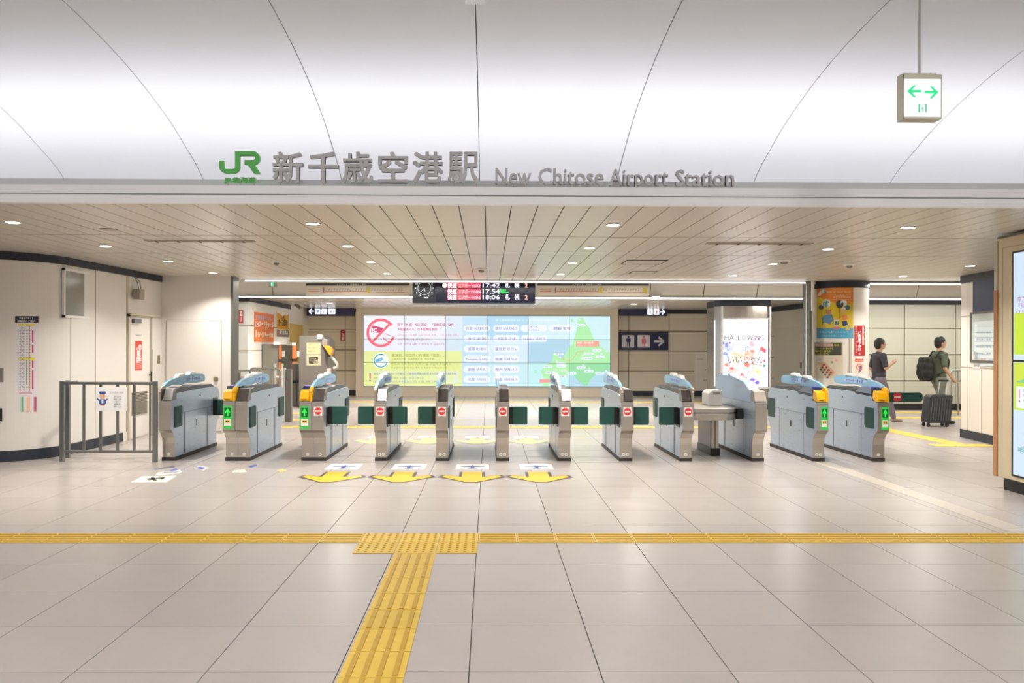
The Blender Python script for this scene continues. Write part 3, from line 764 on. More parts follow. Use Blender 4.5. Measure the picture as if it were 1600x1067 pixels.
gate('g3', 468, 507, GS+'of double width with green arrow and red no-entry sticker', [('reader', 'arrow'), ('display', 'stop')], closed=(1,), nums=('9', '8'))
gate('g4', 584.5, 604, GS+'numbered 8 7, flaps out, before the yellow-green screen corner', [('display', 'stop')], closed=(-1, 1), nums=('8', '7'))
gate('g5', 680.5, 700.5, GS+'numbered 7 6, one green flap out on its left side', [('display', 'stop')], closed=(-1,), nums=('7', '6'))
gate('g6', 776, 796, GS+'numbered 6 5, seen edge-on at the hall centre', [('display', 'stop')], closed=(1,), nums=('6', '5'))
gate('g7', 873.5, 893.5, GS+'numbered 5 4, bright front, flaps out on both sides', [('display', 'stop')], closed=(-1, 1), nums=('5', '4'))
gate('g8', 970.5, 990.5, GS+'numbered 4 3, flaps out, before the right screen end', [('display', 'stop')], closed=(-1, 1), nums=('4', '3'))
gate('g9', 1066, 1085, GS+'numbered 3, directly left of the steel counter', [('display', 'stop')], closed=(-1,), nums=('3',), strip='r')
t10, XA, XB = gate('g10', 1180, 1199, GS+'with a tall pale blue hood, right of the steel counter', [('staff', None)], nums=('2',), strip='r', hood=True)
gate('g11', 1276.5, 1295, GS+'numbered 2 1, green arrow and yellow reader', [('reader', 'arrow')], nums=('2', '1'), strip='r')
t12, XC, XD = gate('g12', 1371, 1390, GS+'numbered 1, at the right end of the row', [('reader', 'arrow')], nums=('1',), strip='r')
# hood of the staff gate
hp = [(YF+.16, .76), (YF+.2, .93), (YF+.45, 1.03), (YF+.95, 1.085), (YF+1.55, 1.08), (YF+1.66, 1.05), (YF+1.70, .98), (YF+1.70, .76)]
MB().prism(hp, 'x', XA-.012, XB-.03).build('blue_hood', mat('hood_blue', 'a9bfdb', .25, noise=.06, nscale=2), t10, bevel=.012)
for y in (1.05, 1.42): MB().prism([(YF+y, 1.075), (YF+y+.03, 1.105), (YF+y+.13, 1.105), (YF+y+.16, 1.075)], 'x', XA+.01, XB-.05).build('sensor_cap', mat('hood_blue', 'a9bfdb'), t10, bevel=.006)
# green bar beyond the last gate
t = thing('barrier_bar', (XD+.03, YF+1.35, .85), 'dark green horizontal bar with round red no-entry sign, behind the last gate', 'barrier')
yb_ = YF+1.35
za, zb_ = sz(628, yb_, 1400), sz(613, yb_, 1400); xe = sx(1441, yb_)
MB().prism(rrect(XD+.012, za, xe, zb_, .05, 5), 'y', yb_-.02, yb_+.02).build('bar', GREENF, t, bevel=.004)
box('bar_bracket', KICK, t, XD+.010, XD+.06, yb_-.035, yb_+.035, 0, zb_+.01)
p = on_y(1402, 620.5, yb_-.02)
P = Print(flat_map((p.x, yb_-.02, p.z), (1, 0, 0), (0, 0, 1), (0, -1, 0))); P.ell(0, 0, .065, .065, '#e2343a', n=28).up().rect(-.045, -.013, .045, .013, '#f5f0ea'); P.build(t, 'no_entry_symbol')
# counter between two gates
t = thing('counter', (3.1, 10.7, 0), 'stainless counter with rounded right end on a dark pedestal, between two gates', 'counter')
xa, xb = sx(1085.5, 10.35), sx(1158, 10.35)
def dshape(g): return [(xa+g, 10.35+g), (xb-.22, 10.35+g)]+[(xb-.22+(.22-g)*math.sin(math.radians(a)), 10.57-(.22-g)*math.cos(math.radians(a))) for a in range(10, 91, 10)]+[(xb-g, 11.4-g), (xa+g, 11.4-g)]
zt = sz(638.5, 10.35, 1120)
MB().prism(dshape(0), 'z', zt-.055, zt).build('counter_top', STEEL, t, bevel=.006)
MB().prism(dshape(.015), 'z', zt-.068, zt-.055).build('shadow_gap', KICK, t)
MB().prism(dshape(0), 'z', zt-.155, zt-.068).build('counter_apron', STEEL, t, bevel=.006)
box('counter_link', BLACK, t, xb-.02, XA-.012, 10.42, 11.4, zt-.14, zt-.005)
box('pedestal', mat('pedestal_dark', '4c4541', .25, metal=.5, noise=.1, nscale=2), t, sx(1112, 10.62), sx(1124.5, 10.62), 10.66, 11.3, .10, zt-.155)
box('pedestal_front', STEEL, t, sx(1113, 10.6)+.002, sx(1118.5, 10.6), 10.64, 10.66, .10, zt-.155)
box('pedestal_front', STEEL, t, sx(1119.5, 10.6)+.002, sx(1124.5, 10.6), 10.64, 10.66, .10, zt-.155)
box('pedestal_foot', BLACK, t, sx(1112, 10.62)-.01, sx(1124.5, 10.62)+.01, 10.63, 11.32, 0, .10)
t = thing('plastic_case', (3.22, 10.9, zt), 'low translucent white case standing on the steel counter', 'case')
p0, p1 = sx(1106, 10.9), sx(1127, 10.9)
MB().prism([(p0, zt), (p0, zt+.17), (p0+.05, zt+.22), (p1, zt+.22), (p1, zt)], 'y', 10.85, 11.2).build('case_body', mat('case_white', 'ded8d2', .3), t, bevel=.01)
box('case_label', mat('label_grey', '9f9a98', .5), t, p0+.06, p1-.03, 10.845, 10.85, zt+.17, zt+.19)

# ================================================================= FLOOR STICKERS
def sticker(name, x, y, label, cat, group=None):
    return thing(name, (x, y, 0), label, cat, group)
def floor_print(x, y, z=.0022): return Print(flat_map((x, y, z), (1, 0, 0), (0, 1, 0), (0, 0, 1)), gap=.0008)
def arrow(x, y, s, label, glare_pale=False, sy=1.0):
    t = sticker('floor_arrow', x, y, label, 'floor arrow', 'yellow arrows stuck to the floor')
    Y_, D_ = ('#f2b51c', '#3a3a40') if not glare_pale else ('#ead08a', '#8c8c86')  # paler pair paints the screen's reflection into the arrow colours
    pts = [(-.115, .42), (.115, .42), (.115, .03), (.31, .14), (.34, .04), (.06, -.33), (-.06, -.33), (-.34, .04), (-.31, .14), (-.115, .03)]
    out = [(-.15, .42), (.15, .42), (.15, .075), (.34, .185), (.39, .02), (.065, -.36), (-.065, -.36), (-.39, .02), (-.34, .185), (-.15, .075)]
    MB().prism([(x+a*s, y+b*s*sy) for a, b in out], 'z', .0004, .0016).build('arrow_backing', ink(D_), t)
    MB().prism([(x+a*s, y+b*s*sy) for a, b in pts], 'z', .0016, .0024).build('arrow_face', ink(Y_), t)
    P = floor_print(x, y, .0026)
    for k in range(3): P.rect(-.115*s, (.38-.07*k)*s*sy, .115*s, (.395-.07*k)*s*sy, '#c98f14')
    P.build(t, 'arrow_stripe')
def plane_plate(x, y0, y1, w_, label, glare_pale=False):
    t = sticker('floor_plate', x, (y0+y1)/2, label, 'floor sticker', 'white plates stuck to the floor')
    box('plate', ink('#e9e8e2' if not glare_pale else '#dfe2e2'), t, x-w_/2, x+w_/2, y0, y1, .0004, .0018)  # plate behind the gates: screen glare painted as a paler colour
    c = '#3a4790' if not glare_pale else '#7f8cb4'; P = floor_print(x, (y0+y1)/2); h = (y1-y0)/2
    P.poly([(-w_*.36, h*.3), (-w_*.36, h*.05), (-.02, -h*.15), (-.02, -h*.6), (.02, -h*.6), (.02, -h*.15), (w_*.36, h*.05), (w_*.36, h*.3), (.025, h*.2), (0, h*.75), (-.025, h*.2)], c)
    P.poly([(-.07, -h*.6), (0, -h*.38), (.07, -h*.6), (.07, -h*.72), (-.07, -h*.72)], c); P.build(t, 'plane_symbol')
lanes = [('left', 537.6, 518), ('a', 639.7, 627), ('b', 738.3, 737), ('c', 838, 843)]
desc = ['first lane from the left', 'second lane, under flaps', 'third lane, left of gate 6 5', 'fourth lane, right of gate 6 5']
for (n_, ppx, apx), d in zip(lanes, desc):
    q = on_z(ppx, 729.3); w_ = on_z(ppx+25.5, 729.3).x-on_z(ppx-25.5, 729.3).x
    ya, yb = on_z(ppx, 733.5).y, on_z(ppx, 725.5).y
    plane_plate(q.x, ya, yb, w_, 'white floor plate with blue plane symbol before '+d)
    a = on_z(apx, 746); arrow(a.x, a.y, 1.0, 'bright yellow floor arrow before '+d, sy=.92)
    q2 = on_z(780, 683.2).y; plane_plate(q.x+.02, q2-.14, q2+.14, w_, 'floor plate paled by painted glare behind the gates, '+d, True)
    a2 = on_z(780, 689.5).y; arrow(q.x+.02, a2, 1.0, 'yellow floor arrow paled by painted glare behind the gates, '+d, True)
def zquad(pl): return [tuple(on_z(a, b)[:2]) for a, b in pl]
def decal(pl, hexc, label, extra=(), name='floor_plate'):
    Q = zquad(pl); cx = sum(q[0] for q in Q)/len(Q); cy = sum(q[1] for q in Q)/len(Q)
    t = sticker(name, cx, cy, label, 'floor sticker')
    MB().prism(Q, 'z', .0004, .0018).build('plate', ink(hexc), t)
    P = floor_print(0, 0)
    for pl2, h in extra: P.poly(zquad(pl2), h)
    P.build(t, 'symbol')
decal([(222, 744.5), (276, 743.5), (260, 753.5), (204, 753.5)], '#e9e6da', 'white slanted floor plate with grey wheelchair-like symbol, left in front of the gates',
      [([(228, 748), (258, 745.5), (256, 748), (232, 751)], '#6a6862'), ([(234, 745.6), (240, 745.4), (246, 751.5), (240, 752)], '#6a6862'), ([(250, 748), (257, 745.2), (259, 745.6), (252, 750)], '#6a6862')])
decal([(246, 738.5), (290, 733), (280, 740), (242, 743)], '#dcd8ca', 'faint pale floor plate with thin blue strokes near the left end gate',
      [([(256, 738), (280, 737), (278, 738.2), (255, 739)], '#4b5ba8'), ([(265, 735), (275, 731.5), (279, 734), (268, 736.5)], '#4b5ba8'), ([(282, 735), (288, 733.4), (289, 734), (283, 736)], '#4b5ba8')])
decal([(240, 733), (272, 728), (273, 729.5), (243, 734)], '#55617f', 'long thin slate blue floor stroke at the foot of the left end gate')
decal([(303, 731), (312, 728.2), (327, 730.5), (318, 735)], '#e9e6da', 'white floor diamond with a blue centre, beside the left end gate', [([(305, 731), (312, 729), (322, 731), (315, 734)], '#4558a4')])
decal([(387, 728.5), (398, 726), (402, 727), (392, 730.5)], '#4558a4', 'small blue floor patch in front of the double gate with yellow reader', [])
decal([(366, 735), (382, 733.5), (386, 738), (362, 738.5)], '#e4e0d4', 'small white floor patch in front of the double gate with yellow reader', [([(370, 736), (380, 735.6), (380, 736.4), (371, 737)], '#8a8880')])
decal([(432, 735.5), (441, 733), (448, 735.3), (438, 737.3)], '#e8c060', 'small worn yellow floor patch between the two double gates')
decal([(466, 697.5), (474, 696.3), (476, 697.6), (468, 698.8)], '#4558a4', 'tiny blue floor patch behind the gates, beside the double gate')

# ================================================================= LETTERING ON THE LEDGE
YL = 6.63
LGREY = mat('letter_grey', 'c2c1c1', .45, noise=.03)
LGREEN = mat('letter_green', '62c25c', .45, noise=.03)
def letter(ch, px0, px1, py0, py1, label, m, bold, posts, native=None):
    a = on_y(px0, py1, YL); b = on_y(px1, py0, YL)
    t = thing('sign_letter', ((a.x+b.x)/2, YL, ZL), label, 'letter', 'letters standing on the ledge')
    vs_, fs_, x0, x1 = glyphs(ch, bold) if native is None else native
    y0 = min(v[1] for v in vs_); y1 = max(v[1] for v in vs_)
    V = [(a.x+(v[0]-x0)/(x1-x0)*(b.x-a.x), a.z+(v[1]-y0)/(y1-y0)*(b.z-a.z)) for v in vs_]
    k = len(V); mb = MB(); T = .035; sp = lambda i: T/2+(i*4//k)*.0006
    mb.add([(x, YL-sp(i), z) for i, (x, z) in enumerate(V)]+[(x, YL+sp(i), z) for i, (x, z) in enumerate(V)], [f for f in fs_]+[tuple(i+k for i in f[::-1]) for f in fs_])
    ec = {}
    for f in fs_:
        for i in range(len(f)):
            e = (f[i], f[(i+1) % len(f)]); key = tuple(sorted(e)); ec.setdefault(key, []).append(e)
    mb.add([(x, YL-sp(i), z) for i, (x, z) in enumerate(V)]+[(x, YL+sp(i), z) for i, (x, z) in enumerate(V)], [(e[0][0], e[0][1], e[0][1]+k, e[0][0]+k) for e in ec.values() if len(e) == 1])
    mb.build('letter_face', m, t)
    for fx in posts:
        x = a.x+(b.x-a.x)*fx; box('post', LGREY, t, x-.004, x+.004, YL-.004, YL+.004, ZL, a.z+.03)
    return t
KJ = [('新', 426.7, 474, 'meaning new, first of the six', (.25, .85)), ('千', 481.7, 529.6, 'of three strokes, second of the six', (.5,)), ('歳', 535, 582.6, 'third of the six', (.1, .4, .9)),
      ('空', 591, 637.6, 'with a wide base bar, fourth of the six', (.08, .92)), ('港', 645, 692.6, 'with water dots, fifth of the six', (.08, .45, .85)), ('駅', 699.5, 748.5, 'meaning station, last of the six', (.2, .5, .92))]
for ch, a, b, d, po in KJ: letter(ch, a, b, 238, 286 if ch != '千' else 286.3, 'big grey kanji letter '+d+' on the ledge', LGREY, .017, po)
words_ = [('New', 774, 830, 263, 287.5), ('Chitose', 841, 943, 263.5, 288.5), ('Airport', 951, 1044, 265, 290), ('Station', 1055, 1146.5, 266, 291)]
ordn = ['first', 'second', 'third']
for wd, p0, p1, ytop, ybase in words_:
    tot = glyphs(wd, .013); W_ = tot[3]-tot[2]; seen = {}
    def adv(i):
        if i == 0: return 0
        g = glyphs(wd[:i]+'I', .013); g2 = glyphs('I', .013); return (g[3]-g2[3])
    for i, ch in enumerate(wd):
        g = glyphs(ch, .013); off = adv(i)
        a = p0+(off+g[2]-tot[2])/W_*(p1-p0); b = p0+(off+g[3]-tot[2])/W_*(p1-p0)
        capg = glyphs('N', 0); ys_ = [v[1] for v in g[0]]; cap = max(v[1] for v in capg[0])
        q = (ybase-ytop)/cap
        seen[ch] = seen.get(ch, 0)+1
        nm = ('capital ' if ch.isupper() else 'small ')+'letter '+ch
        dup_ = wd.count(ch) > 1
        lab = 'grey standing %s%s in the word %s on the ledge' % ((ordn[seen[ch]-1]+' ') if dup_ else '', nm, wd)
        letter(ch, a, b, ybase-max(ys_)*q, ybase-min(ys_)*q, lab, LGREY, .013, (.5,) if ch not in 'NmSA' else (.1, .9))
# green company mark: hooked J joined to an R, with small lettering below
def stroke(path, w_, closed=False):
    P2 = [Vector(p) for p in path]; L_, R_ = [], []
    for i, p in enumerate(P2):
        d0 = (p-P2[i-1]).normalized() if i else (P2[1]-p).normalized(); d1 = (P2[i+1]-p).normalized() if i < len(P2)-1 else d0
        d = (d0+d1).normalized(); n = Vector((-d.y, d.x))/max(.5, d.dot(d0)); L_.append(p+n*w_/2); R_.append(p-n*w_/2)
    return [tuple(v) for v in L_+R_[::-1]]
a = on_y(343, 272, YL); b = on_y(407, 237, YL)
t = thing('station_logo', ((a.x+b.x)/2, YL, ZL), 'green joined letters mark with small green characters below, left end of the ledge', 'logo')
u = (b.x-a.x)/64
def lp(x, y): return (a.x+(x-343)*u, b.z-(y-237)*u)
jp = [(346.5, 252), (346.5, 260)]+[(355+8.5*math.cos(math.radians(q)), 260+8.5*math.sin(math.radians(q))) for q in range(170, 89, -16)]+[(362, 268.5)]+[(364+7.5*math.cos(math.radians(q)), 261+7.5*math.sin(math.radians(q))) for q in range(85, -1, -17)]+[(371.5, 241)]
rp = [(368, 240.5), (396, 240.5)]+[(396+7*math.cos(math.radians(q)), 247.5+7*math.sin(math.radians(q))) for q in range(-75, 91, 15)]+[(383, 254.5)]
mb = MB()
for kk, pth in enumerate((jp, rp)): mb.prism([(x, z) for x, z in (lp(*q) for q in stroke(pth, 7))], 'y', YL-.018-kk*.0008, YL+.018+kk*.0008)
mb.prism([lp(383, 251), lp(394, 251), lp(407.5, 272), lp(397.5, 272)], 'y', YL-.0196, YL+.0196)
mb.build('mark', LGREEN, t)
P0 = glyphs('JR北海道', .03); aa = on_y(351, 287, YL); bb = on_y(400, 277, YL)
mb = MB(); ys_ = [v[1] for v in P0[0]]
V = [(aa.x+(v[0]-P0[2])/(P0[3]-P0[2])*(bb.x-aa.x), aa.z+(v[1]-min(ys_))/(max(ys_)-min(ys_))*(bb.z-aa.z)) for v in P0[0]]; k = len(V)
mb.add([(x, YL-.01-(i*4//k)*.0006, z) for i, (x, z) in enumerate(V)]+[(x, YL+.01+(i*4//k)*.0006, z) for i, (x, z) in enumerate(V)], [f for f in P0[1]]+[tuple(i+k for i in f[::-1]) for f in P0[1]]); mb.build('small_lettering', LGREEN, t)
for fx in (.1, .5, .95):
    x = aa.x+(bb.x-aa.x)*fx; box('post', LGREY, t, x-.004, x+.004, YL-.004, YL+.004, ZL, aa.z+.02)

# ================================================================= GREY RAILING AT THE LEFT
YR = 9.98
x0, x1 = sx(97.5, YR, 660), sx(242.5, YR, 660); zt = sz(596.5, YR, 170); zb = sz(705.5, YR, 170)
t = thing('railing', ((x0+x1)/2, YR, 0), 'grey steel railing with vertical bars in front of the left wall and side door', 'railing')
for x, w_ in ((x0, .028), (x1, .028)): box('post', STEELG, t, x-w_, x+w_, YR-.02, YR+.02, 0, zt+.01, bevel=.004)
box('post', STEELG, t, sx(103.5, 10.35), sx(110, 10.35), 10.32, 10.36, 0, zt, bevel=.004)
box('short_post', STEELG, t, sx(111, 10.9), sx(115.5, 10.9), 10.88, 10.92, 0, .62, bevel=.004)
box('side_rail', STEELG, t, x0-.015, x0+.015, YR+.02, 10.32, zt-.03, zt)
box('top_rail', STEELG, t, x0+.028, x1-.028, YR-.02, YR+.02, zt-.035, zt, bevel=.004)
box('bottom_rail', STEELG, t, x0+.028, x1-.028, YR-.012, YR+.012, zb-.012, zb+.018)
for px in (131.5, 157.5, 184, 210): box('bar', STEELG, t, sx(px, YR)-.016, sx(px, YR)+.016, YR-.008, YR+.008, zb+.018, zt-.035)
box('bar', STEELG, t, sx(234.5, YR)-.008, sx(234.5, YR)+.008, YR-.008, YR+.008, zb+.018, zt-.035)
t = thing('paper_notice', (sx(173, YR), YR-.02, sz(623, YR, 173)), 'white paper notice with an officer in blue cap, hung on the grey railing', 'notice')
a, b = on_y(149.5, 642, YR-.026), on_y(198, 604.5, YR-.026)
box('sheet', ink('#efefed'), t, a.x, b.x, YR-.026, YR-.022, a.z, b.z)
P = Print(px_map(YR-.0265), True, gap=.0008)
P.ell(160, 619, 4.6, 4.6, '#e8b795').rr(154.5, 623.5, 165.5, 632, 2.5, '#3f5fa0').poly([(154, 615), (166, 615), (164.5, 611.5), (155.5, 611.5)], '#3f5fa0')
P.line([(155, 626), (151.5, 622)], 2, '#3f5fa0').line([(165, 626), (168, 623)], 2, '#3f5fa0').rect(156.5, 632, 163.5, 633.5, '#c0392b').up()
P.rect(156, 614.5, 164, 615.8, '#27407a').rect(157.5, 618, 158.5, 619, '#333333').rect(161.5, 618, 162.5, 619, '#333333').rect(158.5, 624, 161.5, 630, '#dfe6f2').up()
P.text('こちらからは', 172, 614.5, 3.6, '#8a8a8a', w=21)
for k, s in enumerate(('通行できません', '改札口を', 'ご利用ください', '係員まで', 'お願いします')): P.text(s, 184, 621+k*3.8, 3, '#777777', align='c', w=12)
P.build(t)

# ================================================================= THINGS ON THE CURVED WALL
def cyl_map(cx, cy, R_):
    def f(px, py, d):
        D = ray(px, py); r = R_+d
        a_ = D.x**2+D.y**2; b_ = -2*(D.x*cx+D.y*cy); c_ = cx*cx+cy*cy-r*r
        q = (-b_-math.sqrt(max(0, b_*b_-4*a_*c_)))/(2*a_); return O3+D*q
    return f
def wrapped_board(name, f, px0, py0, px1, py1, m, parent, lift=.002, n=12):
    m_ = MB(); A = []; B = []
    for i in range(n+1):
        px = px0+(px1-px0)*i/n; A.append((f(px, py0, lift), f(px, py1, lift))); B.append((f(px, py0, 0), f(px, py1, 0)))
    for (a, b), (c, d) in zip(A, A[1:]): m_.quad(b, d, c, a)
    for P_, Q_ in zip(zip(A, A[1:]), zip(B, B[1:])):
        m_.quad(P_[0][0], P_[1][0], Q_[1][0], Q_[0][0]); m_.quad(P_[0][1], Q_[0][1], Q_[1][1], P_[1][1])
    m_.quad(A[0][0], B[0][0], B[0][1], A[0][1]); m_.quad(A[-1][1], B[-1][1], B[-1][0], A[-1][0])
    return m_.build(name, m, parent)
fw = cyl_map(cxw, cyw, RC)
c = fw(42, 570, 0); t = thing('route_chart', c, 'tall narrow train stop chart with a dark header on the curved white wall', 'poster')
wrapped_board('chart_sheet', fw, 23.5, 494, 61, 643, ink('#e6dfe2'), t)
P = Print(lambda u, v, d: fw(u, v, .002+d), True, step=4, gap=.0008)
P.rect(23.5, 494, 60, 504, '#26263c').rect(28, 506, 54, 509, '#e8e04a').rect(29, 558.5, 55, 562.5, '#e8e04a').rect(30, 613, 50, 616, '#dba7bb').up()
for a, b in ((516, 535.5), (538.5, 551), (563, 575), (577.5, 608)): P.rect(50, a, 52.3, b, '#b02a58')
P.rect(45.5, 508, 47, 612, '#c2b2a8').rect(45, 538, 47.2, 558, '#eda24a').rect(45, 563, 47.2, 612, '#eda24a')
for x, h in ((31, '#888fa0'), (37, '#777f92'), (42, '#777f92')): P.rect(x, 508, x+.7, 612, h)
P.rect(41, 563, 42.6, 600, '#5fae7b').rect(32, 620, 36.5, 643, '#a8dbb4').rect(42, 620, 46.5, 643, '#f0c7a0').rect(52.5, 620, 56.8, 643, '#dc8aa4')
P.rect(35, 620, 36.3, 643, '#4fae6a').rect(45.3, 620, 46.5, 643, '#e8873b').rect(55.5, 620, 56.8, 643, '#c2315a').up()
P.text('快速エアポート', 41, 498.5, 4, '#ffffff', align='c', w=22).text('停車駅のご案内', 41, 503.3, 4, '#ffffff', align='c', w=28)
for k in range(24):
    y = 512+k*4.2
    for x in (31.3, 37.3, 42.3): P.rect(x-.9, y, x+.9, y+1.2, '#444a5c')
    P.rect(45.6, y, 47, y+1.1, '#5a4030')
for k, ch in enumerate('函館小樽札幌新千歳空港苫小牧'): P.text(ch, 33, 514+k*7, 3.6, '#555b6c')
P.build(t)
t = thing('wall_plate', fw(3, 586, 0), 'small grey square plate at the left edge of the curved wall', 'plate')
wrapped_board('plate', fw, -5, 575, 5.5, 597, mat('plate_grey', '8d877d', .4, metal=.4), t, .006)
t = thing('holder', fw(1, 648, 0), 'small black box fixed low at the left edge of the curved wall', 'box')
wrapped_board('holder_body', fw, -6, 638, 3.5, 658, BLACK, t, .04)

# ================================================================= HANGING EXIT SIGN
YE = 5.2
t = thing('exit_sign', (sx(1440, YE), YE, sz(150, YE, 1440)), 'lit white square sign with two green arrows hanging from the white vault', 'sign')
a, b = on_y(1411.5, 186, YE), on_y(1471.5, 116.5, YE)
CAS = mat('sign_casing', 'bdb8a4', .4, metal=.2, noise=.03)
m = MB().box(a.x, b.x, YE+.006, YE+.085, a.z, b.z)
for (p, q, r, s) in ((a.x, b.x, a.z, a.z+.016), (a.x, b.x, b.z-.028, b.z), (a.x, a.x+.006, a.z, b.z), (b.x-.006, b.x, a.z, b.z)): m.box(p, q, YE-.004, YE+.006, r, s)
m.build('casing', CAS, t, bevel=.002)
box('casing_cap', CAS, t, a.x, b.x-.03, YE+.01, YE+.08, b.z, b.z+.012)
box('lit_face', ink('#f3fdf8', 1.0), t, a.x+.007, b.x-.007, YE, YE+.006, a.z+.017, b.z-.03)
P = Print(px_map(YE), True, gap=.0008)
G_ = '#12dc86'
def ar(cx, cy, s):
    P.poly([(cx-s*11, cy), (cx-s*1, cy-9.5), (cx+s*3, cy-9.5), (cx-s*3.5, cy-2), (cx+s*11, cy-2), (cx+s*11, cy+2), (cx-s*3.5, cy+2), (cx+s*3, cy+9.5), (cx-s*1, cy+9.5)], G_, 1)
ar(1428.5, 142.5, 1); ar(1455.5, 144.2, -1)
P.rect(1435, 163, 1437.3, 175.5, '#19c890', .9).rect(1446, 163, 1448, 175.5, '#19c890', .9)
P.rect(1437.3, 163, 1446, 164, '#a8ecd4', .9).line([(1440, 167), (1443, 171.5), (1441, 175)], 1.2, '#19c890', .9).line([(1443, 167.5), (1440, 171)], 1.1, '#19c890', .9).build(t, 'sign_picture')
xm = sx(1437.5, YE+.045, 60)
MB().cyl((xm, YE+.045, b.z+.01), (xm, YE+.045, 4.19), .0095, 12).build('hanging_pole', mat('pole_grey', 'aeaaa6', .4, metal=.3), t, smooth=True)
for px in (1421.5, 1453.5):
    xq = sx(px, YE+.04, 110); MB().cyl((xq, YE+.04, b.z), (xq, YE+.04, b.z+.022), .005, 8).build('bolt', BLACK, t)
MB().cyl((xm, YE+.045, 4.17), (xm, YE+.045, 4.19), .05, 16).build('ceiling_rose', WHITEP, t)

# ================================================================= DEPARTURE BOARD AND CLOCK
YD = 14.5
t = thing('departure_board', (sx(740, YD), YD, sz(458, YD)), 'dark hanging departure board with red train names and times 17:42, 17:54, 18:06', 'display board')
a, b = on_y(679, 473.7, YD), on_y(836.5, 438, YD)
box('board_casing', mat('board_dark', '24283e', .3), t, a.x, b.x, YD, YD+.22, a.z, b.z+.06, bevel=.006)
box('display_face', mat('led_face', '1d2036', .25), t, a.x+.03, b.x-.03, YD-.004, YD, a.z+.03, b.z+.05)
for x in (a.x+.4, b.x-.4): MB().cyl((x, YD+.11, b.z+.06), (x, YD+.11, 3.05), .02, 10).build('hanger', ALU, t)
P = Print(px_map(YD-.005), True, gap=.001)
for k, y in enumerate((445.5, 454.8, 463.9)):
    P.rect(698.5, y-3.6, 751.5, y+4.3, '#e8456a', 1.0).up()
    P.rect(715, y-3.6, 732, y+4.3, '#f4606a', 1.0).up()
    P.text('快速', 699.5, y+3.6, 8.4, '#fff4f6', 1.2, w=14, bold=.03).text('エアポート', 716.5, y+3.2, 6.5, '#ffe3e6', 1.1, w=23, bold=.01).text(('182', '184', '186')[k], 740.5, y+3.2, 6.5, '#ffe3e6', 1.1, w=10.5)
    P.text(('17:42', '17:54', '18:06')[k], 754, y+3.6, 9.4, '#ece8ff', 1.2, w=27, bold=.02)
    if k != 1: P.text('札', 789, y+3.2, 8, '#ece8ff', 1.2, bold=.02).text('幌', 804, y+3.2, 8, '#ece8ff', 1.2, bold=.02).text('2', 820, y+3.6, 9.2, '#ffb49c', 1.2, bold=.03)
    P.L -= 2
P.rect(781.5, 451.7, 790.5, 457.8, '#2fd45a', 1).rect(790.5, 456, 795, 457.8, '#2fd45a', 1).ell(695, 445.8, 3.8, 3.8, '#fff0ec', 1.2).up()
P.text('こだま', 782, 456.5, 3.2, '#136b2c', 1)
P.build(t, 'led_blocks', 'led_lettering')
t = thing('station_clock', (sx(661, YD), YD, sz(458, YD)), 'black square clock with white round dial, hung left of the departure board', 'clock')
a, b = on_y(644.5, 473.7, YD), on_y(678.7, 438, YD)
box('clock_casing', mat('clock_dark', '2b2e33', .3), t, a.x, b.x-.004, YD, YD+.2, a.z, b.z+.06, bevel=.006)
MB().cyl(((a.x+b.x)/2, YD+.1, b.z+.06), ((a.x+b.x)/2, YD+.1, 3.05), .02, 10).build('hanger', ALU, t)
P = Print(px_map(YD-.001), True, gap=.001)
P.ring(663, 450.2, 10.6, 10.6, .93, '#dfe8ee', .8).rect(646, 460.5, 678, 461, '#6f7478', .4)
P.ell(666, 465, 3, 1.2, '#f4f4f4', .9, n=12).up()
for q in range(12):
    P.text(str(12 if q == 0 else q), 663+13.6*math.sin(q*PI/6), 450.2-13.6*math.cos(q*PI/6)+1.3, 3.6, '#f2f6f8', .9, align='c', bold=.04) if 450.2-13.6*math.cos(q*PI/6) > 438 else None
P.line([(663, 450.2), (657.5, 456)], .8, '#e8edf0', .8).line([(663, 450.2), (664, 455.5)], 1.1, '#e8edf0', .8).build(t, 'dial', 'numerals')

# route maps on the cream band
def route_map(p0, p1, label, yel):
    Y = 17.2; t = thing('route_map', (sx((p0+p1)/2, Y), Y, sz(452, Y)), label, 'route map', 'route maps on the cream band')
    a, b = on_y(p0, 462.8, Y), on_y(p1, 443, Y)
    box('map_board', ink('#d9d4cb'), t, a.x, b.x, Y-.012, Y, a.z, b.z)
    for x in (a.x+.2, b.x-.2): box('bracket', ALU, t, x-.02, x+.02, Y, Y+.11, b.z-.06, b.z-.02)
    P = Print(px_map(Y-.012), True, gap=.0015)
    P.rect(p0, 442.8, p1, 446.3, '#33353b')
    P.rect(p0+4, 452, p0+21, 452.6, '#cf8a80').rect(p0+4, 455.1, p0+21, 456, '#d86a58').rect(p0+27, 449, p0+28.5, 457, '#a5566a').rect(p0+30, 457, p1-2, 457.6, '#c79a88').rect(p0+30, 455, p0+95, 455.8, '#d67f70').rect(p0+110, 456.6, p1-8, 457.4, '#cf7666').up()
    for x in yel: P.rr(x-2.5, 449, x+2.5, 458, 1, '#d9cf3c')
    P.text('エアポート　停車駅のご案内', (p0+p1)/2-10, 445.7, 2.7, '#e8e8e8', align='c', w=46)
    n = int((p1-p0-40)/4.2)
    for k in range(n):
        x = p0+31+k*4.2; P.rect(x, 453.6, x+1.2, 454.6, '#6e6660')
        P.text('千歳札幌白石平和南北'[k % 10], x, 452.6, 2.6, '#6e6660')
    P.build(t)
route_map(478, 640, 'long route map strip with dark header left of the clock, single yellow mark', (575.5,))
route_map(840, 1014, 'long route map strip with dark header right of the departure board, two yellow marks', (939, 1008))
YQ = 17.1
t = thing('emergency_light', (sx(423, YQ), YQ, sz(443, YQ)), 'small green glowing exit light at the top left of the cream band', 'sign')
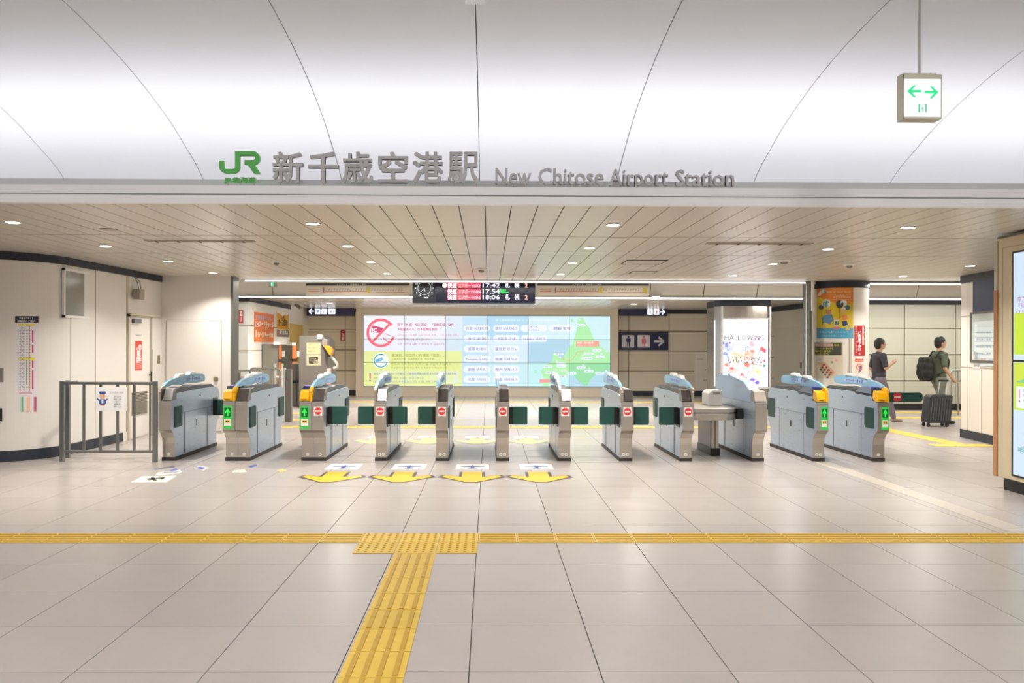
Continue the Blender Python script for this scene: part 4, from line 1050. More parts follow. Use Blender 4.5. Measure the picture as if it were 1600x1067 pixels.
a, b = on_y(420, 447.5, YQ), on_y(427.8, 439.5, YQ)
box('light_casing', mat('casing_grey', 'a8b0a8', .4), t, a.x, b.x, YQ+.004, YQ+.25, a.z, b.z)
box('lit_face', ink('#3fdf9c', 1), t, a.x+.04, b.x, YQ, YQ+.004, a.z+.01, b.z-.01)
P = Print(px_map(YQ), True); P.line([(424.8, 441), (424.2, 444), (425.4, 446.5)], 1.2, '#eafff4', 1).build(t, 'running_figure')

# ================================================================= SCREEN WALL
YS_ = YV-.05
cols = [568, 632.2, 696.6, 761, 825.2, 889.4, 953.5]; rws = [493.5, 530.2, 566.9, 603.6]
XS = [sx(c_, YS_, 550) for c_ in cols]; ZS = [sz(r_, YS_, 761) for r_ in rws]
t = thing('video_wall', ((XS[0]+XS[-1])/2, YS_, ZS[-1]), 'huge bright video wall of eighteen screens with a green island map and station names', 'video wall')
tints = [['f4f6ff', 'f2f5ff', 'e3eefa', 'b9e0f6', 'd9f3fa', 'd6f6fb'], ['eef3ff', 'e9f0fb', 'd9ebf8', 'd9effa', 'b4daee', 'ccf2f4'], ['eef3ff', 'e6f0fb', 'cfe9f6', 'cdeef6', 'c6f2f4', 'b5dcee']]
for r_ in range(3):
    for c_ in range(6):
        box('screen_panel', ink('#'+tints[r_][c_], .86), t, XS[c_]+.003, XS[c_+1]-.003, YS_, YS_+.04, ZS[r_+1]+.003, ZS[r_]-.003)
m = MB()
for x in XS: m.box(x-.005, x+.005, YS_-.014, YS_, ZS[-1], ZS[0])
for z in ZS: m.box(XS[0], XS[-1], YS_-.014, YS_, z-.005, z+.005)
m.build('bezel_line', mat('bezel', '5f6b74', .4), t, kind='stuff')
P = Print(px_map(YS_), True, gap=.0015); e = .9
sp = on_y(760, 548, YS_)
P.rect(722.5, 495, 760.7, 603, '#c2e2f5', e).rect(568.4, 548.4, 721.5, 602.8, '#e6eea2', e).rect(568.4, 567, 721.5, 602.8, '#e0ea90', e)
P.rr(572, 579.5, 717, 599.5, 2, '#dfeaf8', e)
isl = [(903, 497), (911, 496.5), (916, 507), (921, 512), (927, 528), (935, 541), (942, 543), (945, 547), (953, 551), (953, 578), (945, 580), (934, 583), (923, 592), (918, 602), (914, 603), (904, 596), (897, 587), (889, 581), (885, 589), (875, 587), (866, 583), (862, 590), (858, 593), (858, 603), (847, 603), (850, 593), (845, 580), (852, 570), (863, 565), (864, 553), (869, 551), (873, 557), (880, 559), (886, 548), (888, 542), (894, 540), (899, 524), (902, 510)]
P.poly(isl, '#b2efb2', e).ell(894, 501, 2.2, 2.6, '#a8e8b4', e).ell(837, 581, 2, 3, '#aee8c4', e).up()
P.poly([(q, r) for q, r in ((889.6, 569), (953, 568), (953, 578), (945, 580), (934, 583), (923, 592), (918, 602), (914, 603), (904, 596), (897, 587), (889.6, 581.5))], '#98dfa8', e)
P.line([(876, 558.5), (886, 564), (894, 563), (902, 550), (914, 548)], 1.6, '#d8d296', e)
P.ring(595, 520, 22.5, 22.5, .81, '#f2707f', e, 20, 325, 40)
P.poly([(582, 508), (598.5, 512.5), (596, 521), (579.5, 518)], '#d2507c', e).poly([(597, 521), (604, 520), (618, 526.5), (603, 524), (606, 528), (613, 534), (603, 531), (598, 526)], '#fbe6ee', e).up()
P.line([(608, 507), (582, 534)], 3.6, '#f2707f', e).line([(601, 521), (617, 527)], .7, '#6e5a6a', e).line([(598, 527), (604, 533), (612, 533.5)], 1.2, '#d2507c', e)
P.text('IC', 581.5, 518.5, 8.5, '#ffffff', e, bold=.03)
P.ell(595, 563.5, 12.5, 12, '#f2f8f4', e).up().ring(595, 563.5, 11, 10.8, .84, '#43b0b4', e, 10, 300, 30).poly([(586, 562), (597, 558), (599, 562), (588, 566.5)], '#7cc4ee', e).poly([(594, 566), (602, 564), (604, 567), (595, 568)], '#cfe8ea', e)
P.text('TICKET', 588, 564.6, 2.8, '#2f6fae', e, w=9)
R_ = '#cc4f86'
P.text('除了「札幌・旭川區域」·「函館區域」以外，', 621, 509.3, 5, R_, e, w=90, bold=.012).text('不能使用IC卡。也不能跨區使用。', 621, 516.3, 5, R_, e, w=64, bold=.012)
P.text('IC카드는「삿포로·아사히카와 지역」「하코다테 지역」', 621, 525, 4, '#d08ab0', e, w=95).text('내에 한해 이용 가능합니다.', 621, 532, 4, '#c25f9a', e, w=50).text('다른 지역에 걸쳐 이용하실 수 없습니다.', 621, 539, 4, '#c25f9a', e, w=74)
P.text('乘車前，請您務必先購買「車票」。', 612, 557, 5, '#b6bd54', e, w=82, bold=.015).text('如乘坐指定席、需購買指定券、特急券等', 612, 562, 3, '#98a850', e, w=66)
P.text("반드시 승차 전에 '지정권'을 구입해 주십시오", 611, 570.3, 4.6, '#8fa24a', e, w=94).text('특급열차의 승차에는 별도의 특급권이 필요합니다.', 611, 575.5, 3, '#98a850', e, w=88)
P.rect(577.3, 583, 579.2, 591.5, '#c8326c', e).ell(578.2, 594.2, 1.2, 1.2, '#c8326c', e, n=10)
P.text('在車內、不能使用IC卡的車站、只能使用現金結算(包括卡充值)、還不找紙幣喔。', 584, 585.5, 3.8, '#6b73ac', e, w=130).text('승차 시, IC카드가 이용할 수 없는 기타사의 정산은', 584, 592, 3.6, '#7a80b4', e, w=78).text('현금만 가능합니다(카드에 충전 불가) 정산 시에는 지폐가 없습니다.', 584, 597.4, 3.6, '#7a80b4', e, w=108)
P.text('新千歲機場站以外的 IC 卡 可使用區域 請確認地圖 ', 775, 501.5, 3.4, '#e8fbff', e, w=96)
cap = [(745, 513, '白老 시라오이'), (745, 528.8, '余市 요이치'), (745, 545, '美瑛 비에이'), (745, 561, 'Tomamu 도마무'), (745, 577, '釧路 구시로'), (745, 592.7, '北見 기타미'),
       (791, 513, '登別 노보리베쓰'), (791, 528.8, '俱知安 굿찬'), (791, 545, '富良野 후라노'), (791, 561, '帶廣 오비히로'), (791, 577, '稚內 왓카나이'), (791, 592.7, '網走 아바시리'),
       (834, 513, ''), (835, 528.8, 'Niseko 니세코'), (878, 513, '洞爺 도야')]
for x, y, s in cap: P.rr(x-20.5, y-5.6, x+20.5, y+5.4, 5, '#edf3fd', e)
P.up()
for x, y, s in cap:
    if s: P.text(s, x, y+2.2, 5.2, '#5b62b4' if 'N' not in s else '#7c84cc', e, align='c', w=34 if len(s) > 6 else 27)
P.text('南千歲', 834, 511.5, 3.4, '#7076c0', e, align='c').text('미나미치토세', 834, 517, 3.2, '#8a90cc', e, align='c')
P.rect(900, 533, 936, 541.5, '#f4a08c', e)
for x, y in ((907, 508), (873, 553), (877, 572), (856, 572.5), (859, 582), (920, 553), (919, 560), (938, 557.5), (933, 547.5), (893, 583), (908, 574.5), (920, 580), (937, 583), (877, 588), (876, 568)): P.rr(x-7.5, y-2, x+7.5, y+2, 1.9, '#eaf6f8', e)
P.rect(843, 592.5, 859, 598, '#f4a0a0', e)
for x, y in ((906, 499.5), (875, 558), (870, 565), (869, 578), (878, 580), (883, 578), (911, 555), (909, 560), (948, 549), (940, 553), (911, 570), (921, 575.5), (947, 580), (871, 583)): P.ell(x, y, 1.5, 1.5, '#f6f2fa', e, n=10)
P.up()
P.text('札幌・旭川區域', 902, 536.8, 3.6, '#fff2ee', e, w=25, bold=.02).text('삿포로·아사히카와 지역', 902, 540.6, 3.2, '#fff2ee', e, w=32)
for i, (x, y) in enumerate(((907, 508), (873, 553), (877, 572), (856, 572.5), (859, 582), (920, 553), (919, 560), (938, 557.5), (933, 547.5), (893, 583), (908, 574.5), (920, 580), (937, 583), (877, 588))):
    P.text(['稚內 왓카나이', '小樽 오타루', '南千歲 미나미', '洞爺 도야', '登別', '旭川 아사히', '富良野', '網走', '北見 기타미', '苫小牧', '帶廣', '釧路 구시로', '釧路', '室蘭'][i], x, y+.9, 2.2, '#7a86c4', e, align='c', w=9.5)
P.build(t, 'screen_picture', 'screen_lettering')

# ================================================================= SIGNS AT THE BACK
NV = mat('sign_navy', '2a2c52', .35)
def dir_sign(p0, p1, label, right):
    Y = 23.0; t = thing('direction_sign', (sx((p0+p1)/2, Y), Y, sz(487, Y)), label, 'sign')
    a, b = on_y(p0, 493.3, Y), on_y(p1, 480.3, Y)
    box('sign_box', NV, t, a.x, b.x, Y, Y+.14, a.z, HF-.012, bevel=.006)
    P = Print(px_map(Y), True, gap=.002)
    if right:
        for x in (1012, 1022): P.rr(x-.5, 482.8, x+8.2, 491.5, .8, '#ffffff', 1.1)
        P.line([(1031.5, 487.3), (1038, 487.3)], 1.8, '#f4f6ff', 1).line([(1034.5, 483.2), (1038.8, 487.3), (1034.5, 491.4)], 1.8, '#f4f6ff', 1).up()
        for x, h in ((1015.8, '#5a68b8'), (1026, '#c05a80')): P.ell(x, 484.6, .8, .8, h, .8, n=8).rect(x-1, 485.6, x+1, 488.2, h, .8).rect(x-.8, 488.2, x+.8, 490.8, h, .8)
    else:
        for x, w_ in ((492, 8.6), (502.3, 8.4), (512.2, 11.8)): P.rr(x, 482.2, x+w_, 490.8, .8, '#f4f6ff', 1.1)
        P.line([(483.2, 486.3), (490.4, 486.3)], 1.8, '#f4f6ff', 1).line([(487, 482.4), (482.9, 486.3), (487, 490.4)], 1.8, '#f4f6ff', 1).up()
        P.rr(494.5, 483.8, 498.5, 488.5, .5, '#a4acd8', .9).line([(505, 489), (507, 485), (508.5, 489)], .8, '#8a92c8', .9).poly([(516, 485), (519, 486.6), (516, 488.4)], '#5a62a8', .9).rect(520.5, 485, 522, 488, '#a4acd8', .9)
    P.build(t, 'pictogram')
dir_sign(479, 553, 'dark hanging sign with white arrow to the left and three white squares', False)
dir_sign(968.5, 1043.5, 'dark hanging sign with two small white squares and an arrow to the right', True)
Y = YB-.02
t = thing('restroom_sign', (sx(1005, Y), Y, sz(532, Y)), 'large navy restroom board with man, woman and white arrow on the beige wall', 'sign')
a, b = on_y(966.3, 547, Y), on_y(1044, 518.7, Y)
box('sign_board', NV, t, a.x, b.x, Y-.02, Y+.02, a.z, b.z)
P = Print(px_map(Y-.02), True, gap=.002)
P.rr(972, 523.5, 991, 543, 1.2, '#dcdce4').rr(996, 523.5, 1015.5, 543, 1.2, '#dcdce4').line([(1022, 533.3), (1036, 533.3)], 3, '#e2e2ea').line([(1029, 526.6), (1037, 533.3), (1029, 540.2)], 3, '#e2e2ea').up()
for x, h in ((982, '#2e3478'), (1006, '#e07a92')): P.ell(x, 526.3, 1.8, 1.8, h, n=14)
P.rr(978.6, 528.4, 985.4, 534.5, 1.2, '#2e3478').rect(979.8, 533, 981.7, 541.6, '#2e3478').rect(982.3, 533, 984.2, 541.6, '#2e3478').rect(979.8, 530, 984.2, 535, '#2e3478')
P.poly([(1003.6, 528.6), (1008.4, 528.6), (1009.6, 533), (1009, 537.5), (1003, 537.5), (1002.4, 533)], '#e07a92').rect(1004, 537, 1005.6, 541.8, '#e07a92').rect(1006.4, 537, 1008, 541.8, '#e07a92').build(t, 'pictogram')
def wall_notice(p0, p1, y0, y1, Y, label, txt, name='red_notice'):
    t = thing(name, (sx((p0+p1)/2, Y), Y, sz(y1, Y)), label, 'notice'); a, b = on_y(p0, y1, Y), on_y(p1, y0, Y)
    box('notice_sheet', ink('#b8343c'), t, a.x, b.x, Y-.006, Y, a.z, b.z)
    P = Print(px_map(Y-.006), True); n = len(txt); s = (y1-y0)*.84/n; P.vtext(txt, (p0+p1)/2+.4, y0+1, s, '#f2e6e2', bold=.03); P.build(t); return t
wall_notice(532, 539.5, 515.5, 532.5, YB-.001, 'small red vertical notice on the beige wall left of the video wall', 'ご注意')
wall_notice(372.5, 380, 484, 505, 17.69, 'small red vertical notice on the white wall behind the railings', '禁煙です')
# emergency cabinet beside the lit column
t = thing('hydrant_cabinet', (sx(1098, YB), YB, .3), 'cream wall cabinet with small red lamp and dots, left of the lit column', 'cabinet')
a, b = on_y(1085.5, 611.5, YB-.03), on_y(1118, 550, YB-.03)
box('cabinet_body', PANEL, t, a.x, b.x, YB-.03, YB-.001, a.z+.02, b.z, bevel=.005)
a, b = on_y(1090, 610, YB-.04), on_y(1116, 569, YB-.04); box('cabinet_door', PANEL, t, a.x, b.x, YB-.038, YB-.03, a.z+.04, b.z, bevel=.003)
for px, py, r, h, nm in ((1117, 559.5, .07, '#b8233e', 'red_lamp'), (1107.5, 598.5, .05, '#8c3a34', 'push_button')):
    q = on_y(px, py, YB-.05); MB().cyl((q.x, YB-.03, q.z), (q.x, YB-.07, q.z), r, 16).build(nm, ink(h), t)
P = Print(px_map(YB-.039), True)
for x in (1102, 1108, 1114): P.rect(x, 577, x+1.4, 578.5, '#6c6456')
P.text('消火栓', 1099, 595, 2.4, '#7a7264').text('非常電話', 1089, 562, 2.6, '#b8a48c').build(t)

# ================================================================= LIT ADVERTISING COLUMN
pl = [(sx(1115, 19.1), 19.1), (sx(1116.5, 18.7), 18.7)]
xa_, xb_ = sx(1126, 18.45), sx(1203, 18.45)
fr = [(xa_+(xb_-xa_)*i/8, 18.45-.12*math.sin(PI*i/8)) for i in range(9)]
outl = pl+fr+[(xb_+.05, 18.9), (xb_, 19.5), (xa_, 19.6)]
COLS = mat('column_steel', 'b4aca4', .22, metal=.75, brushed=(40, 40, 2), nscale=3)
t = thing('advertising_column', ((xa_+xb_)/2, 18.9, 0), 'round steel column with glowing white poster splashed with colour, behind the gates', 'advertising column')
zl0, zl1 = sz(604.5, 18.4, 1160), sz(499.5, 18.4, 1160)
MB().prism(outl, 'z', .12, HF-.16).build('column_body', COLS, t)
MB().prism([(x*1+(x-6.0)*.015, y-.012) for x, y in outl], 'z', HF-.16, HF-.012).build('column_collar', NAVY, t)
MB().prism([(x-(x-6.0)*.02, y+.02) for x, y in outl], 'z', 0, .12).build('column_foot', BLACK, t)
def arcf(u, off): return (xa_+(xb_-xa_)*u, 18.45-.12*math.sin(PI*u)-off)
def arc_panel(nm, u0, u1, z0, z1, off, th, m):
    A = [arcf(u0+(u1-u0)*i/8, off) for i in range(9)]; B = [(x, y+th) for x, y in A][::-1]
    return MB().prism(A+B, 'z', z0, z1).build(nm, m, t)
arc_panel('light_panel', .04, .945, zl0, zl1, .02, .015, ink('#fdfcff', 1.25))
MB().prism([(pl[1][0]-.01, pl[1][1]-.005), (pl[1][0]+.075, pl[1][1]-.11), (pl[1][0]+.085, pl[1][1]-.10), (pl[1][0], pl[1][1]+.005)], 'z', zl0, zl1).build('side_light_panel', ink('#f8f6ff', 1.1), t)
for u in (0, .97):
    x, y = arcf(u, .03); MB().box(x, x+.045, y-.02, y+.03, .12, HF-.16).build('corner_post', ALU, t, bevel=.006)
arc_panel('panel_rail', .03, .96, zl1, zl1+.04, .03, .03, ALU); arc_panel('panel_rail', .03, .96, zl0-.04, zl0, .03, .03, ALU)
def colf(px, py, d):
    u = (sx(px, 18.35)-xa_)/(xb_-xa_); x, y = arcf(u, .021+d); return Vector((x, y, sz(py, 18.36, px)))
P = Print(colf, True, step=4, gap=.001)
rng = random.Random(11)
def splat(x, y, r, h):
    n = 11; P.poly([(x+r*(.45+.75*rng.random())*math.cos(2*PI*i/n), y+r*(.4+.7*rng.random())*math.sin(2*PI*i/n)) for i in range(n)], h, 1.05)
for x, y, r, h in [(1136, 539, 4.5, '#8c93e8'), (1139, 545, 3.5, '#a8aef0'), (1134, 552, 4, '#99a4ee'), (1131, 536, 3, '#4b55c4'), (1141, 536, 2, '#5560c8'), (1137, 556, 3, '#b9c8f8'),
                   (1178, 532, 5, '#fbd3ea'), (1186, 528, 4, '#f0d0fa'), (1174, 538, 5, '#fbbac4'), (1194, 548, 4.5, '#f25a74'), (1190, 545, 4, '#f2707e'), (1195, 564, 2.6, '#ee4a78'), (1175, 549, 4.5, '#f59a7c'), (1166, 552, 4, '#f9c0a0'), (1147, 553, 4, '#fbd9a8'), (1155, 556, 6, '#fcd4b0'),
                   (1136, 570, 3.5, '#f28a80'), (1143, 576, 4.5, '#f26e66'), (1167, 570, 5, '#f58c7a'), (1176, 568, 4, '#f9a890'), (1162, 575, 4, '#bfe6d0'), (1195, 572, 2.6, '#3c9c90'), (1184, 581, 5, '#fbe5ac'), (1158, 586, 3.5, '#f27a6c'), (1164, 590, 2.5, '#f7a09a'), (1176, 594, 5, '#9a7af4'), (1182, 598, 4, '#7a58e0'), (1131, 583, 3, '#4a4fc0'), (1131, 592, 2.5, '#6a74d0'), (1187, 570, 2.6, '#f7c0b0')]: splat(x, y, r, h)
for x, y, r, h in [(1140, 545, 9, '#d5dcfc'), (1176, 535, 9, '#fde4f2'), (1150, 560, 10, '#fde8d4'), (1170, 556, 9, '#fcd0c4'), (1180, 578, 9, '#fdeccc'), (1145, 580, 8, '#fbd4d0'), (1160, 592, 8, '#fde0e4')]: splat(x, y, r, h)
for k in range(60): splat(1131+rng.random()*64, 530+rng.random()*72, .5+rng.random()*.9, rng.choice(['#f0708a', '#7a80e0', '#f5a070', '#70c8b8', '#e0a0f0']))
P.up()
P.text('HOKKAIDO GALLERY', 1140, 507.5, 3.2, '#c4b8cc', 1, w=30).text('POSTER FESTIVAL', 1140, 512, 3.2, '#c4b8cc', 1, w=26).text('ようこそ北海道', 1173, 509.5, 3.6, '#ee9aa8', 1, w=21)
P.text('HALLOWING', 1133, 531.5, 12, '#4a4648', 1, w=61, bold=-.012).text('お', 1162, 549, 10, '#4a4648', 1, bold=-.01).text('いいじゃん', 1138, 567, 14, '#38363a', 1, w=54, bold=.0).text('か', 1166, 586, 9, '#8a8688', 1, bold=-.01)
P.build(t, 'paint_splash', 'brush_lettering')
# flush door wall right of the column
x8 = 8.03
def dY(px): return on_x(px, 560, x8).y
d3 = structure('door_3', MB().box(x8-.012, x8, dY(1255.5), dY(1210), .02, 2.02), mat('door_white', 'e2e2da', .3))
box('door_handle', STEELG, d3, x8-.05, x8-.012, dY(1256)+.1, dY(1256)+.13, .95, 1.1)
jm = MB()
for z in (1.8, 1.2, .6): jm.box(x8-.006, x8, dY(1209), 23.4, z-.01, z+.01)
jm.build('wall_joint', J, None, kind='structure')

# ================================================================= POSTER PILLAR
pcx, pcy, pr = 6.42, 14.22, .515
pf = cyl_map(pcx, pcy, pr)
pil = structure('pillar_round', MB().lathe([(pr, 0), (pr, HC)], (pcx, pcy, 0), 48), PANEL, smooth=True)
MB().lathe([(pr+.012, HC-.13), (pr+.012, HC)], (pcx, pcy, 0), 48).build('pillar_collar', NAVY, pil, smooth=True)
MB().lathe([(pr+.01, 0), (pr+.01, .14)], (pcx, pcy, 0), 48).build('pillar_foot', NAVY, pil, smooth=True)
wrapped_board('pillar_joint', pf, 1326.3, 529, 1327.6, 590, J, pil, .003, 2); wrapped_board('pillar_joint', pf, 1329.6, 449, 1330.4, 590, J, pil, .003, 2)
structure('post_right', MB().box(sx(1263, 13.95), sx(1266.5, 13.95), 13.9, 14.0, 0, HC).box(sx(1256, 14.1), sx(1258.5, 14.1), 14.06, 14.14, 0, HC), mat('frame_grey', '6d6c66'))
structure('post_right', MB().box(sx(1258.5, 14.05), sx(1262.6, 14.05), 13.99, 14.1, 0, HC), ALU)
structure('post_right', MB().box(sx(1266.8, 13.9), sx(1270.5, 13.9), 13.86, 14.0, sz(485.5, 13.9, 1268), HC), PANEL)
t = thing('cartoon_poster', pf(1304, 489, 0), 'large yellow and orange poster with two figures above a blue strip, on the pillar', 'poster')
wrapped_board('poster_sheet', pf, 1276, 449, 1333.5, 528.5, ink('#d9c026'), t)
P = Print(lambda u, v, d: pf(u, v, .002+d), True, step=4, gap=.0009)
P.poly([(1276, 449), (1333.5, 449), (1333.5, 473), (1322, 476), (1308, 474), (1292, 470), (1282, 465), (1276, 463)], '#dd8230').rect(1276, 512.5, 1333.5, 528.5, '#4a9cc0').up()
P.poly([(1277, 462), (1281, 455), (1288, 451), (1291, 454), (1285, 458), (1281, 463)], '#e8ddd0').poly([(1282, 452), (1291, 451), (1290, 457), (1284, 458)], '#7fb4b8')
P.ell(1291, 474, 7.5, 6.8, '#c4d4c4').ell(1291, 475, 5, 4.8, '#4c7c84').ell(1283, 480, 4, 3.8, '#3a4a6c').ell(1312, 475, 6, 6, '#34404e').ell(1318, 473.5, 5.4, 5, '#e4e2dc').ell(1324, 480.5, 4.2, 4, '#4a6a7c').ell(1291.5, 477, 2.4, 2, '#8ab89c')
P.poly([(1288, 492), (1300, 491), (1303, 499), (1297, 507), (1287, 503), (1285, 498)], '#5c86a6').ell(1294.5, 487.5, 4.8, 4, '#b88458').ell(1291, 484.5, 1.4, 1.4, '#a0704a').ell(1298, 484.5, 1.4, 1.4, '#a0704a')
P.ell(1317.5, 486, 3.6, 3.6, '#e0b890').poly([(1313.5, 484), (1316, 480), (1320.5, 480), (1322, 484)], '#e8e4dc').poly([(1315, 493), (1322, 491), (1326, 498), (1318, 502)], '#dd8a52').poly([(1315, 502), (1323, 501), (1325, 508), (1317, 510)], '#2f4a86')
P.rr(1284, 497, 1288, 508, 1, '#4f8a58').rr(1303, 499, 1311, 509, 1.5, '#cfd2c8').rr(1304, 502, 1310, 507, .5, '#3f7a5c').rr(1321, 507, 1328, 516, 1, '#b9ae74').ell(1307, 512.5, 6, 2, '#cc7a9a').line([(1314, 494), (1309, 499)], 2, '#dd8a52').line([(1287, 494), (1284, 499)], 2, '#5c86a6')
P.line([(1284, 470), (1284, 497)], .5, '#5a5430').line([(1312, 480), (1311, 497)], .5, '#5a5430').rr(1286, 505, 1290, 513, .8, '#c9a868').up()
P.text("DON'T FORGET TO", 1302, 453.5, 3, '#f3c878', w=27).text('PICK UP YOUR TRASH', 1292, 457.5, 3.2, '#f6d9a0', w=38, bold=.02).text('ゴミはゴミ箱へ捨てましょう', 1302, 461.5, 2.8, '#f6e3c0', w=27).text('请将垃圾扔进垃圾桶', 1302, 465.5, 2.8, '#f6e3c0', w=27).text('쓰레기는 쓰레기통에', 1302, 469, 2.6, '#f3d9a8', w=24)
P.text('きれいな駅をみんなで', 1280, 520, 3.4, '#c8e4ee', w=46).text('ご協力をお願いします', 1284, 525.5, 2.8, '#a8d0e0', w=36).build(t)
t = thing('baggage_notice', pf(1294, 560, 0), 'framed notice with yellow text on black over a small drawing, lower on the pillar', 'poster')
wrapped_board('notice_frame', pf, 1271.5, 534, 1317, 591, mat('notice_cream', 'd8cfba', .4), t, .004)
P = Print(lambda u, v, d: pf(u, v, .004+d), True, step=4, gap=.0009)
P.rect(1273, 535.5, 1315, 555, '#4c4c44').up().rect(1274, 537, 1301, 541.5, '#d8b8a8').poly([(1277, 566), (1290, 566), (1305, 582), (1299, 588), (1282, 574)], '#d8a890').up()
for i in range(4):
    for j in range(3):
        x = 1287+i*3.6-j*2.6; y = 568+i*4+j*3.6; P.poly([(x, y), (x+3, y+1.6), (x+1, y+4.2), (x-2, y+2.6)], '#7c4438' if (i+j) % 2 else '#5c5444')
P.ell(1280, 562, 2.6, 2.4, '#b8c4e0').ell(1307, 563, 2.4, 2.2, '#e4a8a8').ell(1300, 566, 2, 1.8, '#9aa070').line([(1279, 572), (1274, 580), (1279, 586)], .5, '#d89a90')
P.text('大きなお荷物をお持ちの方', 1275, 541, 3.6, '#6a3a34', w=24).text('専用', 1303, 541, 4, '#d8cf4c', w=8)
for k, s in enumerate(('エレベーター側の改札', '幅の広い改札を', 'ご利用ください')): P.text(s, 1274, 546+k*4, 3.6, '#e6e04a', w=(28, 24, 22)[k])
P.build(t)
t = thing('vertical_sign', pf(1342, 532, 0), 'tall red banner with white vertical lettering at the right side of the pillar', 'poster')
wrapped_board('banner_sheet', pf, 1335, 508.5, 1351.5, 556, ink('#b4242c'), t)
P = Print(lambda u, v, d: pf(u, v, .002+d), True, step=4, gap=.0009)
P.vtext('ご利用下さい。', 1343, 517, 5.2, '#ffffff', bold=.04).vtext('お手洗いは待合室', 1348.8, 509.5, 3.6, '#f6dcd8', bold=.04).vtext('改札内コンコースに有ります', 1337.8, 509.5, 3.2, '#e8b0a8', bold=.02).build(t)
t = thing('phone_notice', pf(1343, 573, 0), 'small red and white notice with crossed ring below the red banner', 'notice')
wrapped_board('notice_sheet', pf, 1336, 560, 1349.5, 584, ink('#ded6c4'), t, .0015)
P = Print(lambda u, v, d: pf(u, v, .0015+d), True, step=4, gap=.0009)
P.rect(1336, 560.5, 1349.3, 565.5, '#e0593c').ring(1342.5, 573.5, 4.8, 5, .78, '#d84a38', a0=0, a1=360).line([(1339.5, 570), (1345.5, 577)], 1, '#d84a38').poly([(1343, 572), (1347, 570), (1347, 578), (1342, 583), (1341, 580), (1344, 577)], '#5a6aa4').up().text('ながら歩き', 1342.7, 564.3, 3, '#fff0e8', align='c', w=11).build(t)

# ================================================================= LEFT BACKGROUND
XS5 = -5.45
def xmap(X):
    def f(px, py, d): return on_x(px, py, X+d)
    return f
def side_poster(nm, p0, p1, ty0, ty1, by0, by1, hexc, label):
    # corners: (p0,ty0) (p1,ty1) top edge, (p0,by0) (p1,by1) bottom edge on the side wall
    t = thing(nm, on_x((p0+p1)/2, (ty0+by0)/2, XS5), label, 'poster')
    y0 = on_x(p0, 520, XS5).y; y1 = on_x(p1, 520, XS5).y; zt_ = on_x(p0, ty0, XS5).z; zb_ = on_x(p0, by0, XS5).z
    box('poster_sheet', ink(hexc), t, XS5, XS5+.006, y0, y1, zb_, zt_)
    P = Print(flat_map((XS5+.006, y0, zb_), (0, 1, 0), (0, 0, 1), (1, 0, 0))); return t, P, y1-y0, zt_-zb_
t, P, w_, h_ = side_poster('orange_poster', 397, 427.5, 487, 490, 534, 533, '#ee7d2e', 'large orange poster with white lettering on the white wall behind the left gates')
P.rect(0, h_*.9, w_, h_, '#ec8050').rr(w_*.03, h_*.5, w_*.2, h_*.68, .02, '#f6e0dc').rect(w_*.06, h_*.16, w_*.11, h_*.4, '#f2e2d8').up()
P.text('交通系電子マネー', w_*.5, h_*.76, .12, '#cdb8c8', align='c', w=w_*.9, bold=.03).text('IC', w_*.06, h_*.545, .12, '#d85a40', bold=.05, w=w_*.11).text('カードチャージ', w_*.23, h_*.535, .16, '#fff4e8', w=w_*.74, bold=.05)
P.text('できます', w_*.5, h_*.42, .1, '#fadcc0', align='c', w=w_*.3).text('モバイルチャージOK', w_*.15, h_*.17, .15, '#f4f0c4', w=w_*.82, bold=.05).text('ご利用ください', w_*.5, h_*.04, .07, '#f6d0a8', align='c', w=w_*.35).build(t)
t, P, w_, h_ = side_poster('yellow_poster', 432.5, 450.5, 485, 488.5, 513.5, 513.5, '#dfa316', 'yellow poster with black lettering and torn white top, right of the orange poster')
P.poly([(0, h_), (w_, h_), (w_, h_*.9), (w_*.8, h_*.78), (w_*.65, h_*.86), (w_*.5, h_*.7), (w_*.25, h_*.84), (0, h_*.88)], '#efe6da').poly([(w_*.48, h_*.62), (w_*.58, h_*.62), (w_*.62, h_*.76), (w_*.5, h_*.76)], '#3a3020').up()
P.text('きっぷ回収', w_*.5, h_*.2, .2, '#3a2c10', align='c', w=w_*.8, bold=.03).text('使用済', w_*.5, h_*.48, .1, '#6a5010', align='c', w=w_*.4).build(t)
t, P, w_, h_ = side_poster('grey_notice', 432.5, 450.5, 514.5, 514.8, 526, 526, '#6a6356', 'dark grey notice with small white lettering directly under the yellow poster')
P.rect(w_*.06, h_*.2, w_*.2, h_*.8, '#b8685a').text('乗り越し精算', w_*.25, h_*.4, .12, '#e4ddd0', w=w_*.68, bold=.02).build(t)
